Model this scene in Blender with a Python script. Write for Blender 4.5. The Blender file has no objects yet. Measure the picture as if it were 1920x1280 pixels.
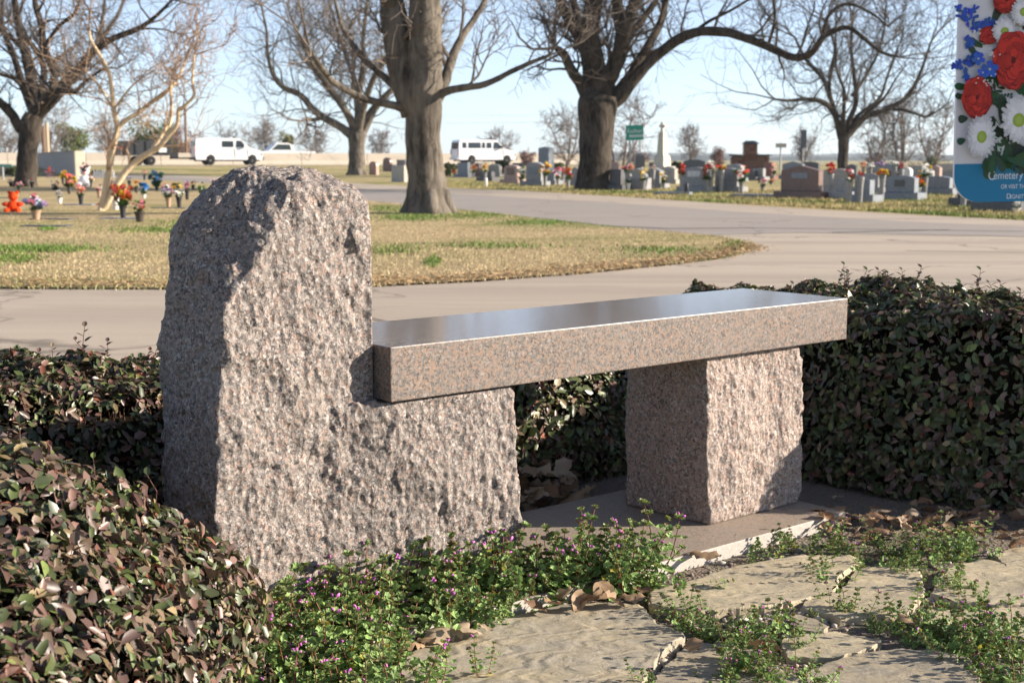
import bpy, bmesh, math, random
import numpy as np
from mathutils import Vector, Matrix, noise

random.seed(7); np.random.seed(7)
SC = bpy.context.scene
COL = SC.collection
R = math.radians

# ------------------------------------------------------------------ camera
F, HOR, H = 2500.0, 300.0, 0.92            # focal length (px of a 1920 frame), horizon row, eye height
PITCH = math.atan((640 - HOR) / F)
cam_d = bpy.data.cameras.new('camera'); cam = bpy.data.objects.new('camera', cam_d); COL.objects.link(cam)
cam_d.sensor_width = 36.0; cam_d.lens = F / 1920 * 36.0
cam_d.clip_start = 0.05; cam_d.clip_end = 20000
cam.location = (0, 0, H); cam.rotation_euler = (R(90) - PITCH, 0, 0)
cam_d.dof.use_dof = True; cam_d.dof.focus_distance = 2.55; cam_d.dof.aperture_fstop = 10.0
SC.camera = cam

# ------------------------------------------------------------------ sky, sun, exposure
SUN_EL, SUN_AZ = 19.5, 88.0                # azimuth from +Y towards +X
w = bpy.data.worlds.new('World'); SC.world = w; w.use_nodes = True
nt = w.node_tree; nt.nodes.clear()
sky = nt.nodes.new('ShaderNodeTexSky'); sky.sky_type = 'NISHITA'; sky.sun_disc = False
sky.sun_elevation = R(SUN_EL); sky.sun_rotation = R(SUN_AZ)
sky.air_density = 0.65; sky.dust_density = 0.22; sky.ozone_density = 2.8; sky.altitude = 100
bg = nt.nodes.new('ShaderNodeBackground'); bg.inputs['Strength'].default_value = 0.092
wo = nt.nodes.new('ShaderNodeOutputWorld')
hs = nt.nodes.new('ShaderNodeHueSaturation'); hs.inputs['Saturation'].default_value = 0.70   # thin winter haze over the whole sky
nt.links.new(sky.outputs[0], hs.inputs['Color']); nt.links.new(hs.outputs[0], bg.inputs[0]); nt.links.new(bg.outputs[0], wo.inputs[0])
sun_d = bpy.data.lights.new('sun', 'SUN'); sun = bpy.data.objects.new('sun', sun_d); COL.objects.link(sun)
sun_d.energy = 5.0; sun_d.angle = R(0.53); sun_d.color = (1.0, 0.88, 0.74)
S = Vector((math.cos(R(SUN_EL)) * math.sin(R(SUN_AZ)), math.cos(R(SUN_EL)) * math.cos(R(SUN_AZ)), math.sin(R(SUN_EL))))
sun.rotation_euler = S.to_track_quat('Z', 'Y').to_euler()
SC.view_settings.view_transform = 'Standard'; SC.view_settings.look = 'None'
SC.view_settings.exposure = 1.30; SC.view_settings.gamma = 1.0
SC.view_settings.use_curve_mapping = False
SC.cycles.use_denoising = True
SC.cycles.max_bounces = 6; SC.cycles.diffuse_bounces = 3; SC.cycles.glossy_bounces = 3
SC.cycles.transmission_bounces = 3; SC.cycles.volume_bounces = 0; SC.cycles.transparent_max_bounces = 4

# ------------------------------------------------------------------ pixel helpers (1920 x 1280 frame)
_sp, _cp = math.sin(PITCH), math.cos(PITCH)
def ray(px, py):
    u = (px - 960) / F; v = (640 - py) / F
    return Vector((u, _cp + v * _sp, -_sp + v * _cp))
def G(px, py, z=0.0):                       # where a pixel's ray meets the height z
    d = ray(px, py); t = (z - H) / d.z
    return Vector((d.x * t, d.y * t, z))
def A(px, py, Y):                           # the point of a pixel's ray at depth Y
    d = ray(px, py); t = Y / d.y
    return Vector((d.x * t, Y, H + d.z * t))
# bench frame: u along the bench, v towards its back, w up
B0 = Vector((-0.236, 2.5626)); EU = Vector((0.7693, 0.6389)); EV = Vector((-0.6389, 0.7693))
def UV(u, v, z=0.0):
    p = B0 + EU * u + EV * v
    return Vector((p.x, p.y, z))
def toUV(p):
    r = Vector((p.x, p.y)) - B0
    return r.dot(EU), r.dot(EV)
def PUV(px, py, v):                         # pixel ray on the plane v = const -> (u, v, w)
    d = ray(px, py); n = Vector((EV.x, EV.y, 0)); o = Vector((0, 0, H)); b = UV(0, v)
    t = (b - o).dot(n) / d.dot(n); p = o + d * t
    return Vector((toUV(p)[0], v, p.z))
BYAW = math.atan2(EU.y, EU.x)

# ------------------------------------------------------------------ object helpers
def tag(o, label=None, cat=None, group=None, kind=None):
    if label: o['label'] = label
    if cat: o['category'] = cat
    if group: o['group'] = group
    if kind: o['kind'] = kind
    return o
def empty(name, loc=(0, 0, 0), rz=0.0):
    o = bpy.data.objects.new(name, None); COL.objects.link(o)
    o.location = loc; o.rotation_euler = (0, 0, rz); o.empty_display_size = 0.1
    return o
def link(name, me, parent=None, mat=None, loc=None):
    o = bpy.data.objects.new(name, me); COL.objects.link(o)
    if mat is not None and not me.materials: me.materials.append(mat)
    if parent is not None: o.parent = parent
    if loc is not None: o.location = loc
    return o
class MB:
    """collects verts / faces, builds one mesh"""
    def __init__(s): s.v = []; s.f = []; s.mi = []; s.c = []
    def add(s, vs, fs, mi=0, col=None):
        b = len(s.v); s.v.extend([tuple(x) for x in vs])
        for f in fs: s.f.append(tuple(b + i for i in f)); s.mi.append(mi)
        if col is not None: s.c.extend([col] * len(vs))
    def box(s, x0, x1, y0, y1, z0, z1, mi=0, col=None):
        vs = [(x0,y0,z0),(x1,y0,z0),(x1,y1,z0),(x0,y1,z0),(x0,y0,z1),(x1,y0,z1),(x1,y1,z1),(x0,y1,z1)]
        s.add(vs, [(0,3,2,1),(4,5,6,7),(0,1,5,4),(1,2,6,5),(2,3,7,6),(3,0,4,7)], mi, col)
    def prism(s, pts, z0, z1, mi=0, col=None):
        n = len(pts)
        vs = [(p[0], p[1], z0) for p in pts] + [(p[0], p[1], z1) for p in pts]
        fs = [tuple(range(n))[::-1], tuple(range(n, 2*n))] + [(i, (i+1) % n, n+(i+1) % n, n+i) for i in range(n)]
        s.add(vs, fs, mi, col)
    def tube(s, pts, rad, n=6, mi=0, col=None, cap=True, rough=0.0):
        pts = [Vector(p) for p in pts]; m = len(pts); vs = []
        t = (pts[1] - pts[0]).normalized()
        a = t.orthogonal().normalized()
        for i, p in enumerate(pts):
            d = (pts[min(i+1, m-1)] - pts[max(i-1, 0)])
            if d.length < 1e-9: d = t
            t = d.normalized(); a = (a - t * a.dot(t))
            a = a.normalized() if a.length > 1e-6 else t.orthogonal().normalized()
            b = t.cross(a)
            for k in range(n):
                an = 2 * math.pi * k / n; r = rad[i]
                q = p + (a * math.cos(an) + b * math.sin(an)) * r
                if rough: q += (q - p) * rough * noise.noise(q * (0.9 / max(r, 1e-3)))
                vs.append(q)
        fs = [(i*n+k, i*n+(k+1) % n, (i+1)*n+(k+1) % n, (i+1)*n+k) for i in range(m-1) for k in range(n)]
        if cap: fs += [tuple(range(n))[::-1], tuple(range((m-1)*n, m*n))]
        s.add(vs, fs, mi, col)
    def lathe(s, prof, n=12, c=(0, 0, 0), mi=0, col=None):
        vs = [(c[0] + r*math.cos(2*math.pi*k/n), c[1] + r*math.sin(2*math.pi*k/n), c[2] + z) for r, z in prof for k in range(n)]
        m = len(prof)
        fs = [(i*n+k, i*n+(k+1) % n, (i+1)*n+(k+1) % n, (i+1)*n+k) for i in range(m-1) for k in range(n)]
        fs += [tuple(range(n))[::-1], tuple(range((m-1)*n, m*n))]
        s.add(vs, fs, mi, col)
    def mesh(s, name, mats=None, smooth=False):
        me = bpy.data.meshes.new(name); me.from_pydata(s.v, [], s.f)
        if mats is not None:
            for m in (mats if isinstance(mats, (list, tuple)) else [mats]): me.materials.append(m)
            if any(s.mi): me.polygons.foreach_set('material_index', s.mi)
        if s.c and len(s.c) == len(s.v):
            a = me.color_attributes.new('tint', 'FLOAT_COLOR', 'POINT')
            a.data.foreach_set('color', np.array([(*c[:3], 1.0) for c in s.c], dtype=np.float32).ravel())
        if smooth: me.polygons.foreach_set('use_smooth', [True] * len(me.polygons))
        me.update(); return me
    def build(s, name, mats=None, parent=None, smooth=False, loc=None):
        return link(name, s.mesh(name, mats, smooth), parent, None, loc)
def mesh_np(name, V, T, mat, col=None, smooth=True, quads=None):
    """big mesh from arrays: V (n,3), T (m,3) triangles"""
    me = bpy.data.meshes.new(name); me.vertices.add(len(V)); me.vertices.foreach_set('co', np.asarray(V, np.float32).ravel())
    T = np.asarray(T, np.int32); k = T.shape[1]
    me.loops.add(T.size); me.loops.foreach_set('vertex_index', T.ravel())
    me.polygons.add(len(T)); me.polygons.foreach_set('loop_start', np.arange(0, T.size, k, dtype=np.int32))
    try: me.polygons.foreach_set('loop_total', np.full(len(T), k, np.int32))
    except Exception: pass
    if col is not None:
        a = me.color_attributes.new('tint', 'FLOAT_COLOR', 'POINT')
        a.data.foreach_set('color', np.concatenate([col, np.ones((len(col), 1))], 1).astype(np.float32).ravel())
    me.materials.append(mat); me.update(calc_edges=True); me.validate()
    if smooth: me.polygons.foreach_set('use_smooth', np.ones(len(me.polygons), bool))
    return me
def bevel_mesh(me, wd, seg=2):
    bm = bmesh.new(); bm.from_mesh(me)
    bmesh.ops.bevel(bm, geom=list(bm.edges), offset=wd, segments=seg, affect='EDGES', profile=0.6)
    bm.to_mesh(me); bm.free(); me.update(); return me
def copy_tree(o, parent=None):
    c = o.copy(); COL.objects.link(c)
    if parent is not None: c.parent = parent
    for ch in list(o.children): copy_tree(ch, c)
    return c

# ------------------------------------------------------------------ materials
class NT:
    def __init__(s, name):
        s.m = bpy.data.materials.new(name); s.m.use_nodes = True; s.t = s.m.node_tree; s.t.nodes.clear()
        s.out = s.n('ShaderNodeOutputMaterial'); s.b = s.n('ShaderNodeBsdfPrincipled'); s.l(s.b.outputs[0], s.out.inputs[0])
    def n(s, ty, **kw):
        x = s.t.nodes.new(ty)
        for k, v in kw.items():
            if k in x.inputs: x.inputs[k].default_value = v
            else: setattr(x, k, v)
        return x
    def l(s, a, b): s.t.links.new(a, b)
    def coord(s, which='Object', scale=(1, 1, 1), rot=(0, 0, 0)):
        c = s.n('ShaderNodeTexCoord'); m = s.n('ShaderNodeMapping'); m.inputs['Scale'].default_value = scale; m.inputs['Rotation'].default_value = rot
        s.l(c.outputs[which], m.inputs[0]); return m.outputs[0]
    def noise(s, vec, scale, detail=4, rough=0.55, dist=0.0):
        x = s.n('ShaderNodeTexNoise'); x.inputs['Scale'].default_value = scale; x.inputs['Detail'].default_value = detail
        x.inputs['Roughness'].default_value = rough; x.inputs['Distortion'].default_value = dist
        s.l(vec, x.inputs['Vector']); return x.outputs['Fac']
    def vor(s, vec, scale, out='Color', feature='F1'):
        x = s.n('ShaderNodeTexVoronoi'); x.feature = feature; x.inputs['Scale'].default_value = scale
        s.l(vec, x.inputs['Vector']); return x.outputs[out]
    def ramp(s, fac, stops, interp='LINEAR'):
        x = s.n('ShaderNodeValToRGB'); cr = x.color_ramp; cr.interpolation = interp
        while len(cr.elements) < len(stops): cr.elements.new(0.5)
        for e, (p, c) in zip(cr.elements, stops):
            e.position = p; e.color = (*c, 1) if len(c) == 3 else c
        s.l(fac, x.inputs[0]); return x.outputs[0]
    def mix(s, fac, a, b, mode='MIX'):
        x = s.n('ShaderNodeMix'); x.data_type = 'RGBA'; x.blend_type = mode; x.clamp_factor = True
        for v, i in ((fac, 0), (a, 6), (b, 7)):
            if hasattr(v, 'is_linked') or hasattr(v, 'links'): s.l(v, x.inputs[i])
            elif i == 0: x.inputs[0].default_value = v
            else: x.inputs[i].default_value = (*v, 1)
        return x.outputs[2]
    def math(s, op, a, b=0.0):
        x = s.n('ShaderNodeMath'); x.operation = op
        for v, i in ((a, 0), (b, 1)):
            if hasattr(v, 'links'): s.l(v, x.inputs[i])
            else: x.inputs[i].default_value = v
        return x.outputs[0]
    def bump(s, h, dist=0.01, strength=1.0, prev=None):
        x = s.n('ShaderNodeBump'); x.inputs['Distance'].default_value = dist; x.inputs['Strength'].default_value = strength
        s.l(h, x.inputs['Height'])
        if prev is not None: s.l(prev, x.inputs['Normal'])
        return x.outputs[0]
    def fin(s, col=None, rough=0.6, normal=None, spec=0.5, metal=0.0):
        if col is not None:
            if hasattr(col, 'links'): s.l(col, s.b.inputs['Base Color'])
            else: s.b.inputs['Base Color'].default_value = (*col, 1)
        if hasattr(rough, 'links'): s.l(rough, s.b.inputs['Roughness'])
        else: s.b.inputs['Roughness'].default_value = rough
        s.b.inputs['Specular IOR Level'].default_value = spec; s.b.inputs['Metallic'].default_value = metal
        if normal is not None: s.l(normal, s.b.inputs['Normal'])
        return s.m
def plain(name, col, rough=0.6, spec=0.4, var=0.12, scale=6.0, metal=0.0):
    t = NT(name); v = t.coord(); f = t.noise(v, scale, 4)
    c = t.mix(f, tuple(x * (1 - var) for x in col), tuple(min(1, x * (1 + var)) for x in col))
    return t.fin(c, rough, None, spec, metal)
def tinted(name, rough=0.5, spec=0.4, transl=0.0, bump=0.0):
    t = NT(name); a = t.n('ShaderNodeVertexColor'); a.layer_name = 'tint'
    c = a.outputs[0]
    m = t.fin(c, rough, None, spec)
    if transl:
        tr = t.n('ShaderNodeBsdfTranslucent'); t.l(c, tr.inputs[0])
        mx = t.n('ShaderNodeMixShader'); mx.inputs[0].default_value = transl
        t.l(t.b.outputs[0], mx.inputs[1]); t.l(tr.outputs[0], mx.inputs[2]); t.l(mx.outputs[0], t.out.inputs[0])
    return m
def granite(name, stops, sc=170, rough=0.6, bump=0.0, spec=0.5, stain=False):
    t = NT(name); v = t.coord()
    wob = t.n('ShaderNodeTexNoise'); wob.inputs['Scale'].default_value = sc * 0.9; wob.inputs['Detail'].default_value = 2; t.l(v, wob.inputs['Vector'])
    vv = t.n('ShaderNodeVectorMath'); vv.operation = 'MULTIPLY_ADD'; t.l(wob.outputs['Color'], vv.inputs[0]); vv.inputs[1].default_value = (0.010,) * 3; t.l(v, vv.inputs[2])
    c1 = t.vor(vv.outputs[0], sc); sp = t.n('ShaderNodeSeparateColor'); t.l(c1, sp.inputs[0])
    base = t.ramp(sp.outputs[0], stops, 'CONSTANT')
    c2 = t.vor(vv.outputs[0], sc * 2.3); sp2 = t.n('ShaderNodeSeparateColor'); t.l(c2, sp2.inputs[0])
    fine = t.ramp(sp2.outputs[1], stops, 'CONSTANT')
    col = t.mix(0.4, base, fine)
    big = t.noise(v, 9, 5, 0.6)
    col = t.mix(t.ramp(big, [(0.3, (0, 0, 0)), (0.75, (0.5, 0.5, 0.5))]), col, tuple(x for x in stops[2][1]))
    if stain:
        st = t.noise(v, 4.5, 6, 0.65, 0.4)
        col = t.mix(t.ramp(st, [(0.55, (0, 0, 0)), (0.72, (0.4, 0.4, 0.4))]), col, (0.16, 0.125, 0.08))
    nrm = None
    if bump:
        h = t.math('ADD', t.noise(v, sc * 0.45, 5, 0.7), t.math('MULTIPLY', sp.outputs[2], 0.35))
        nrm = t.bump(h, bump, 1.0)
        if bump > .004: nrm = t.bump(t.vor(t.coord('Object', (1, 1, .7)), 75, 'Distance'), .006, .8, nrm)
    return t.fin(col, rough, nrm, spec)
GR = [(0.0, (0.02, 0.02, 0.024)), (0.20, (0.10, 0.097, 0.097)), (0.38, (0.262, 0.23, 0.205)), (0.62, (0.318, 0.195, 0.147)), (0.76, (0.36, 0.315, 0.28)), (0.93, (0.54, 0.495, 0.46))]
GL = [(0.0, (0.03, 0.028, 0.03)), (0.16, (0.14, 0.13, 0.125)), (0.32, (0.34, 0.28, 0.24)), (0.58, (0.40, 0.24, 0.175)), (0.78, (0.45, 0.39, 0.35)), (0.93, (0.60, 0.55, 0.52))]
GP = [(0.0, (0.022, 0.022, 0.025)), (0.16, (0.095, 0.098, 0.10)), (0.42, (0.21, 0.18, 0.155)), (0.56, (0.36, 0.205, 0.13)), (0.82, (0.29, 0.225, 0.19)), (0.95, (0.40, 0.35, 0.32))]
M_ROCK = granite('granite_split', GR, 190, 0.75, 0.006, 0.35, True)
M_LEGR = granite('granite_split_pink', GL, 190, 0.75, 0.006, 0.35)
M_SLAB = granite('granite_sawn', [(p, (c[0]*.80, c[1]*.84, c[2]*.86)) for p, c in GP], 230, 0.42, 0.0, 0.4)
M_POL = granite('granite_polished', [(p, tuple(0.45*x + 0.35*sum(c)/3 + .11 for x in c)) for p, c in GP], 230, 0.11, 0.0, 1.0)  # base greyed and lightened to stand in for reflected sky
M_PLINTH = granite('granite_plinth', [(p, (0.6*c[0]+0.15, 0.6*c[1]+0.128, 0.6*c[2]+0.10)) for p, c in GP], 260, 0.6, 0.001, 0.3)
M_PLEDGE = granite('granite_sawn_edge', [(p, (0.35*c[0]+0.34, 0.35*c[1]+0.32, 0.35*c[2]+0.29)) for p, c in GR], 260, 0.7, 0.001, 0.3)
M_LEAF = tinted('evergreen_leaf', 0.40, 0.45, 0.12)
M_WEED = tinted('weed_leaf', 0.55, 0.3, 0.28)
M_DRY = tinted('dry_leaf', 0.65, 0.25, 0.15)
M_TINT = tinted('painted_tint', 0.55, 0.3)
M_PETAL = tinted('petal', 0.7, 0.2, 0.2)
def lawn_mat(name, green=0.5, sy=1.0):
    t = NT(name); v = t.coord()
    big = t.noise(t.coord('Object', (0.22, 0.5 * sy, 1)), 1.0, 5, 0.6, 0.3)
    mid = t.noise(t.coord('Object', (1.2, 2.2, 1)), 1.0, 6, 0.65)
    fine = t.noise(v, 38, 5, 0.75)
    straw = t.mix(fine, (0.30, 0.22, 0.115), (0.60, 0.475, 0.275))
    grn = t.mix(fine, (0.09, 0.115, 0.025), (0.27, 0.30, 0.08))
    f = t.math('ADD', t.math('MULTIPLY', big, 0.6), t.math('MULTIPLY', mid, 0.4))
    c = t.mix(t.ramp(f, [(0.60 - 0.2 * green, (0, 0, 0)), (0.74 - 0.2 * green, (1, 1, 1))]), straw, grn)
    bare = t.noise(v, 0.9, 6, 0.7)
    c = t.mix(t.ramp(bare, [(0.56, (0, 0, 0)), (0.70, (0.55, 0.55, 0.55))]), c, (0.22, 0.165, 0.10))
    n = t.bump(t.noise(v, 55, 4, 0.8), 0.03, 1.0)
    return t.fin(c, 0.9, n, 0.1)
M_LAWN = lawn_mat('dormant_lawn', 0.45)
M_LAWN2 = lawn_mat('cemetery_lawn', 0.75)
def concrete(name, a, b, joint=False):
    t = NT(name); v = t.coord()
    big = t.noise(t.coord('Object', (0.25, 0.7, 1)), 1.0, 5, 0.6, 0.5); fine = t.noise(v, 60, 5, 0.8)
    c = t.mix(big, a, b); c = t.mix(0.22, c, t.mix(fine, (0.12, 0.105, 0.09), (0.75, 0.68, 0.6)))
    st = t.noise(t.coord('Object', (0.5, 1.6, 1)), 1.0, 7, 0.7, 1.0)
    c = t.mix(t.ramp(st, [(0.52, (0, 0, 0)), (0.75, (0.45, 0.45, 0.45))]), c, tuple(x * 0.66 for x in a))
    if joint:                               # cracks and tyre-worn lanes
        vv = t.n('ShaderNodeVectorMath'); vv.operation = 'MULTIPLY_ADD'; nz = t.n('ShaderNodeTexNoise'); nz.inputs['Scale'].default_value = 1.4; nz.inputs['Detail'].default_value = 6
        t.l(v, nz.inputs['Vector']); t.l(nz.outputs['Color'], vv.inputs[0]); vv.inputs[1].default_value = (1.2, 1.2, 0); t.l(v, vv.inputs[2])
        cr = t.vor(vv.outputs[0], 0.22, 'Distance', 'DISTANCE_TO_EDGE')
        c = t.mix(t.ramp(cr, [(0.0, (0.75, 0.75, 0.75)), (0.006, (0, 0, 0))]), c, (0.09, 0.075, 0.06))
        ln = t.noise(t.coord('Object', (0.06, 1.3, 1), (0, 0, 0.12)), 1.0, 4, 0.5)
        c = t.mix(t.ramp(ln, [(0.45, (0, 0, 0)), (0.66, (0.5, 0.5, 0.5))]), c, (0.27, 0.23, 0.185))
    return t.fin(c, 0.85, t.bump(fine, 0.003, 0.6), 0.25)
M_ROAD = concrete('concrete_road', (0.37, 0.30, 0.225), (0.46, 0.375, 0.285), True)
M_ROAD2 = concrete('far_road_asphalt', (0.235, 0.21, 0.19), (0.30, 0.265, 0.235), True)
M_HWY = concrete('highway_concrete', (0.36, 0.33, 0.30), (0.42, 0.39, 0.35))
M_BARR = concrete('barrier_concrete', (0.46, 0.40, 0.31), (0.54, 0.47, 0.37))
M_SOIL = None
def soil_mat():
    t = NT('bed_soil'); v = t.coord(); f = t.noise(v, 70, 6, 0.75); g = t.vor(v, 120)
    c = t.mix(f, (0.055, 0.042, 0.03), (0.30, 0.25, 0.19)); c = t.mix(0.25, c, t.mix(0.8, g, (0.3, 0.26, 0.22)))
    return t.fin(c, 0.95, t.bump(t.math('ADD', f, t.vor(v, 120, 'Distance')), 0.012, 1.0), 0.1)
M_SOIL = soil_mat()
def flag_mat(i, a, b, c3):
    t = NT('flagstone_%d' % i); v = t.coord('Object', (1, 1, 1), (0, 0, 0.5 * i))
    n1 = t.noise(t.coord('Object', (3.0, 8.0, 3), (0, 0, 0.35 + i)), 1.0, 6, 0.62, 1.2); n2 = t.noise(v, 26, 6, 0.7, 0.5)
    c = t.mix(t.ramp(n1, [(0.33, (0, 0, 0)), (0.66, (1, 1, 1))]), a, b)
    c = t.mix(t.ramp(n2, [(0.45, (0, 0, 0)), (0.75, (0.8, 0.8, 0.8))]), c, c3)
    wv = t.n('ShaderNodeTexWave'); wv.inputs['Scale'].default_value = 5; wv.inputs['Distortion'].default_value = 16; wv.inputs['Detail'].default_value = 4; wv.inputs['Detail Scale'].default_value = 1.3
    t.l(t.coord('Object', (1.0, 2.6, 1), (0, 0, 0.6 * i + 0.3)), wv.inputs['Vector'])
    h = t.math('ADD', t.math('MULTIPLY', wv.outputs['Fac'], 0.22), t.math('ADD', t.math('MULTIPLY', n2, 0.5), t.math('MULTIPLY', n1, 0.5)))
    return t.fin(c, 0.8, t.bump(h, 0.006, 1.0), 0.25)
M_FLAG = [flag_mat(0, (0.26, 0.245, 0.205), (0.39, 0.325, 0.21), (0.34, 0.305, 0.25)),
          flag_mat(1, (0.35, 0.305, 0.21), (0.45, 0.375, 0.25), (0.30, 0.27, 0.215)),
          flag_mat(2, (0.25, 0.225, 0.18), (0.38, 0.315, 0.21), (0.19, 0.18, 0.16))]
def bark_mat(name, a, b, sc=1.0):
    t = NT(name); n1 = t.noise(t.coord('Object', (7*sc, 7*sc, 2.0*sc)), 1.0, 7, 0.7, 0.6); n2 = t.noise(t.coord('Object', (1, 1, 1)), 1.1, 4, 0.6)
    c = t.mix(t.ramp(n1, [(0.38, (0, 0, 0)), (0.62, (1, 1, 1))]), a, b); c = t.mix(t.ramp(n2, [(0.4, (0, 0, 0)), (0.7, (0.6, 0.6, 0.6))]), c, tuple(x * 1.25 for x in b))
    return t.fin(c, 0.9, t.bump(n1, 0.06, 1.0), 0.1)
M_BARK = bark_mat('oak_bark', (0.018, 0.015, 0.012), (0.085, 0.070, 0.056))
M_BARKG = bark_mat('grey_bark', (0.04, 0.034, 0.028), (0.18, 0.155, 0.125))
M_TWIG = plain('twig_bark', (0.10, 0.083, 0.070), 0.9, 0.1)
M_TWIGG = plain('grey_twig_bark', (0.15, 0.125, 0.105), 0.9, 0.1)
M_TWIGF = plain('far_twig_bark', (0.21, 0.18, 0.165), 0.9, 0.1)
M_CRAPE = bark_mat('crape_bark', (0.52, 0.38, 0.23), (0.70, 0.55, 0.37), 0.5)
M_CRTW = plain('crape_twig', (0.36, 0.25, 0.17), 0.9, 0.1)
# ------------------------------------------------------------------ terrain, roads
def sheet(name, pts, mat, z, kind='structure', parent=None):
    m = MB(); m.add([(p[0], p[1], z) for p in pts], [tuple(range(len(pts)))])
    me = m.mesh(name, mat)
    bm = bmesh.new(); bm.from_mesh(me); bmesh.ops.triangulate(bm, faces=bm.faces); bm.normal_update()
    for f in bm.faces:
        if f.normal.z < 0: f.normal_flip()
    bm.to_mesh(me); bm.free()
    o = link(name, me, parent)
    if kind and parent is None: o['kind'] = kind
    return o
def smooth_poly(pts, n=6):
    out = []; N = len(pts)
    for i in range(N):
        p0, p1, p2, p3 = [Vector(pts[(i+k-1) % N][:2]) for k in range(4)]
        for j in range(n):
            t = j / n
            out.append(0.5*((2*p1) + (-p0+p2)*t + (2*p0-5*p1+4*p2-p3)*t*t + (-p0+3*p1-3*p2+p3)*t**3))
    return out
# the ground itself: cemetery grass out to the horizon
gm = MB(); rings = [0, 60, 140, 400, 1200, 4200]; NS = 48
gm.v.append((0, 20, -0.012))
for r in rings[1:]:
    for k in range(NS):
        a = 2*math.pi*k/NS; gm.v.append((r*math.cos(a), 20 + r*math.sin(a), -0.012))
for k in range(NS): gm.f.append((0, 1+k, 1+(k+1) % NS)); gm.mi.append(0)
for i in range(len(rings)-2):
    for k in range(NS):
        b0, b1 = 1+i*NS, 1+(i+1)*NS
        gm.f.append((b0+k, b1+k, b1+(k+1) % NS, b0+(k+1) % NS)); gm.mi.append(0)
ground = gm.build('ground', M_LAWN2); ground['kind'] = 'structure'
# driveway: a wide concrete apron behind the hedge and the branch that runs off to the left
def gp(px, py): g = G(px, py, 0.0); return (g.x, g.y)
near = [gp(x, y) for x, y in [(-500,542),(0,541),(300,542),(700,537),(900,527),(1100,512),(1250,497),(1350,485),(1400,472),(1411,464),(1402,455),(1370,447),(1330,441),(1200,431),(1000,409),(870,394),(690,377),(550,361),(400,344),(300,337),(100,328),(-200,322)]]
far = [gp(x, y) for x, y in [(-200,317),(100,321),(330,328),(560,338),(690,345),(850,353),(1000,358),(1150,367),(1300,378),(1500,391),(1700,402),(1920,413),(2300,430)]]
road_pts = near + far + [(14, 14), (14, 5.2), (3.2, 4.95), (0.5, 4.9), (-2.6, 3.6), (-6, 2.6), (-7, 6)]
road = sheet('driveway_road', road_pts, M_ROAD, -0.004)
# darker resurfaced strip of the far branch
strip = [gp(x, y) for x, y in [(-200,320),(100,325),(330,332),(560,345),(700,356),(900,366),(1150,380),(1400,398),(1700,415),(2200,437),(2200,452),(1850,442),(1500,436),(1335,440),(1200,430),(1000,408),(870,394),(690,376),(550,360),(400,343),(300,336),(100,327.4),(-200,321.5)]]
band = sheet('asphalt_strip', strip, M_ROAD2, 0.0, None, road)
M_JOINT = plain('joint_tar', (0.06, 0.052, 0.045), 0.8, 0.2)
def joint(a, b, wd, z=0.002):
    a = Vector(a); b = Vector(b); d = (b - a).normalized(); n = Vector((-d.y, d.x)) * wd / 2
    sheet('pavement_joint', [a - n, b - n, b + n, a + n], M_JOINT, z, None, road)
joint(gp(1130, 423.5), gp(1250, 429), 0.10, 0.004); joint(gp(1250, 429), gp(1420, 427.5), 0.07, 0.004); joint(gp(1420, 427.5), gp(1920, 434), 0.05, 0.004)
joint(gp(640, 583), gp(738, 606), 0.018); joint(gp(0, 590), gp(-700, 560), 0.018); joint(gp(1700, 470), gp(2200, 476), 0.03)
joint(gp(1532, 534), gp(1600, 536), 0.022); joint(gp(1560, 436), gp(1780, 431), 0.06, 0.004)
# island lawn between the two arms
isl = [gp(x, y) for x, y in [(-500,541),(0,540),(300,541),(700,536),(900,526),(1100,511),(1250,496),(1350,484),(1398,472),(1409,464),(1400,456),(1370,448),(1330,442),(1200,432),(1000,410),(870,395),(690,378),(550,362),(400,345),(300,338),(100,329),(-200,323),(-1600,322),(-1600,541)]]
lawn = sheet('island_lawn', isl, M_LAWN, 0.006)
def inside(poly, x, y):
    c = False; n = len(poly); j = n - 1
    for i in range(n):
        xi, yi = poly[i][0], poly[i][1]; xj, yj = poly[j][0], poly[j][1]
        if (yi > y) != (yj > y) and x < (xj-xi)*(y-yi)/(yj-yi)+xi: c = not c
        j = i
    return c
# grass blades (uncountable): island lawn, ragged edges, cemetery verge
def blades(name, pts, hts, wd, colA, colB, lab):
    n = len(pts); P = np.array([(p[0], p[1], p[2]) for p in pts]); h = np.array(hts)
    an = np.random.rand(n)*6.283; le = np.random.rand(n)*6.283; ln = np.random.rand(n)*0.9
    d = np.stack([np.cos(an), np.sin(an), 0*an], 1)*(np.array(wd)*np.ones(n))[:, None]
    tip = P + np.stack([np.cos(le)*ln*h, np.sin(le)*ln*h, h], 1)
    V = np.stack([P-d, P+d, tip], 1).reshape(-1, 3); T = np.arange(3*n).reshape(-1, 3)
    f = np.random.rand(n)[:, None]; big = np.array([noise.noise(Vector((p[0]*0.5, p[1]*0.35, 3.1))) for p in pts])[:, None]
    g = np.clip(big*2.2 + 0.05 + (np.random.rand(n)[:, None]-0.5)*0.5, 0, 1)
    c = (np.array(colA)*(0.6+0.7*f))*(1-g) + (np.array(colB)*(0.6+0.8*f))*g
    o = link(name, mesh_np(name, V, T, M_DRY, np.repeat(c, 3, 0), False)); tag(o, lab, 'grass', kind='stuff'); return o
pts = []; hs = []
random.seed(3)
while len(pts) < 52000:
    y = 9.3 + random.random()**1.6 * 17; x = -0.42*y + random.random()*(0.6*y)
    if inside(isl, x, y): pts.append((x, y, 0.004)); hs.append(random.uniform(0.006, 0.024))
eds = [(Vector(isl[i]), Vector(isl[i+1])) for i in range(0, 18)]
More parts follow.
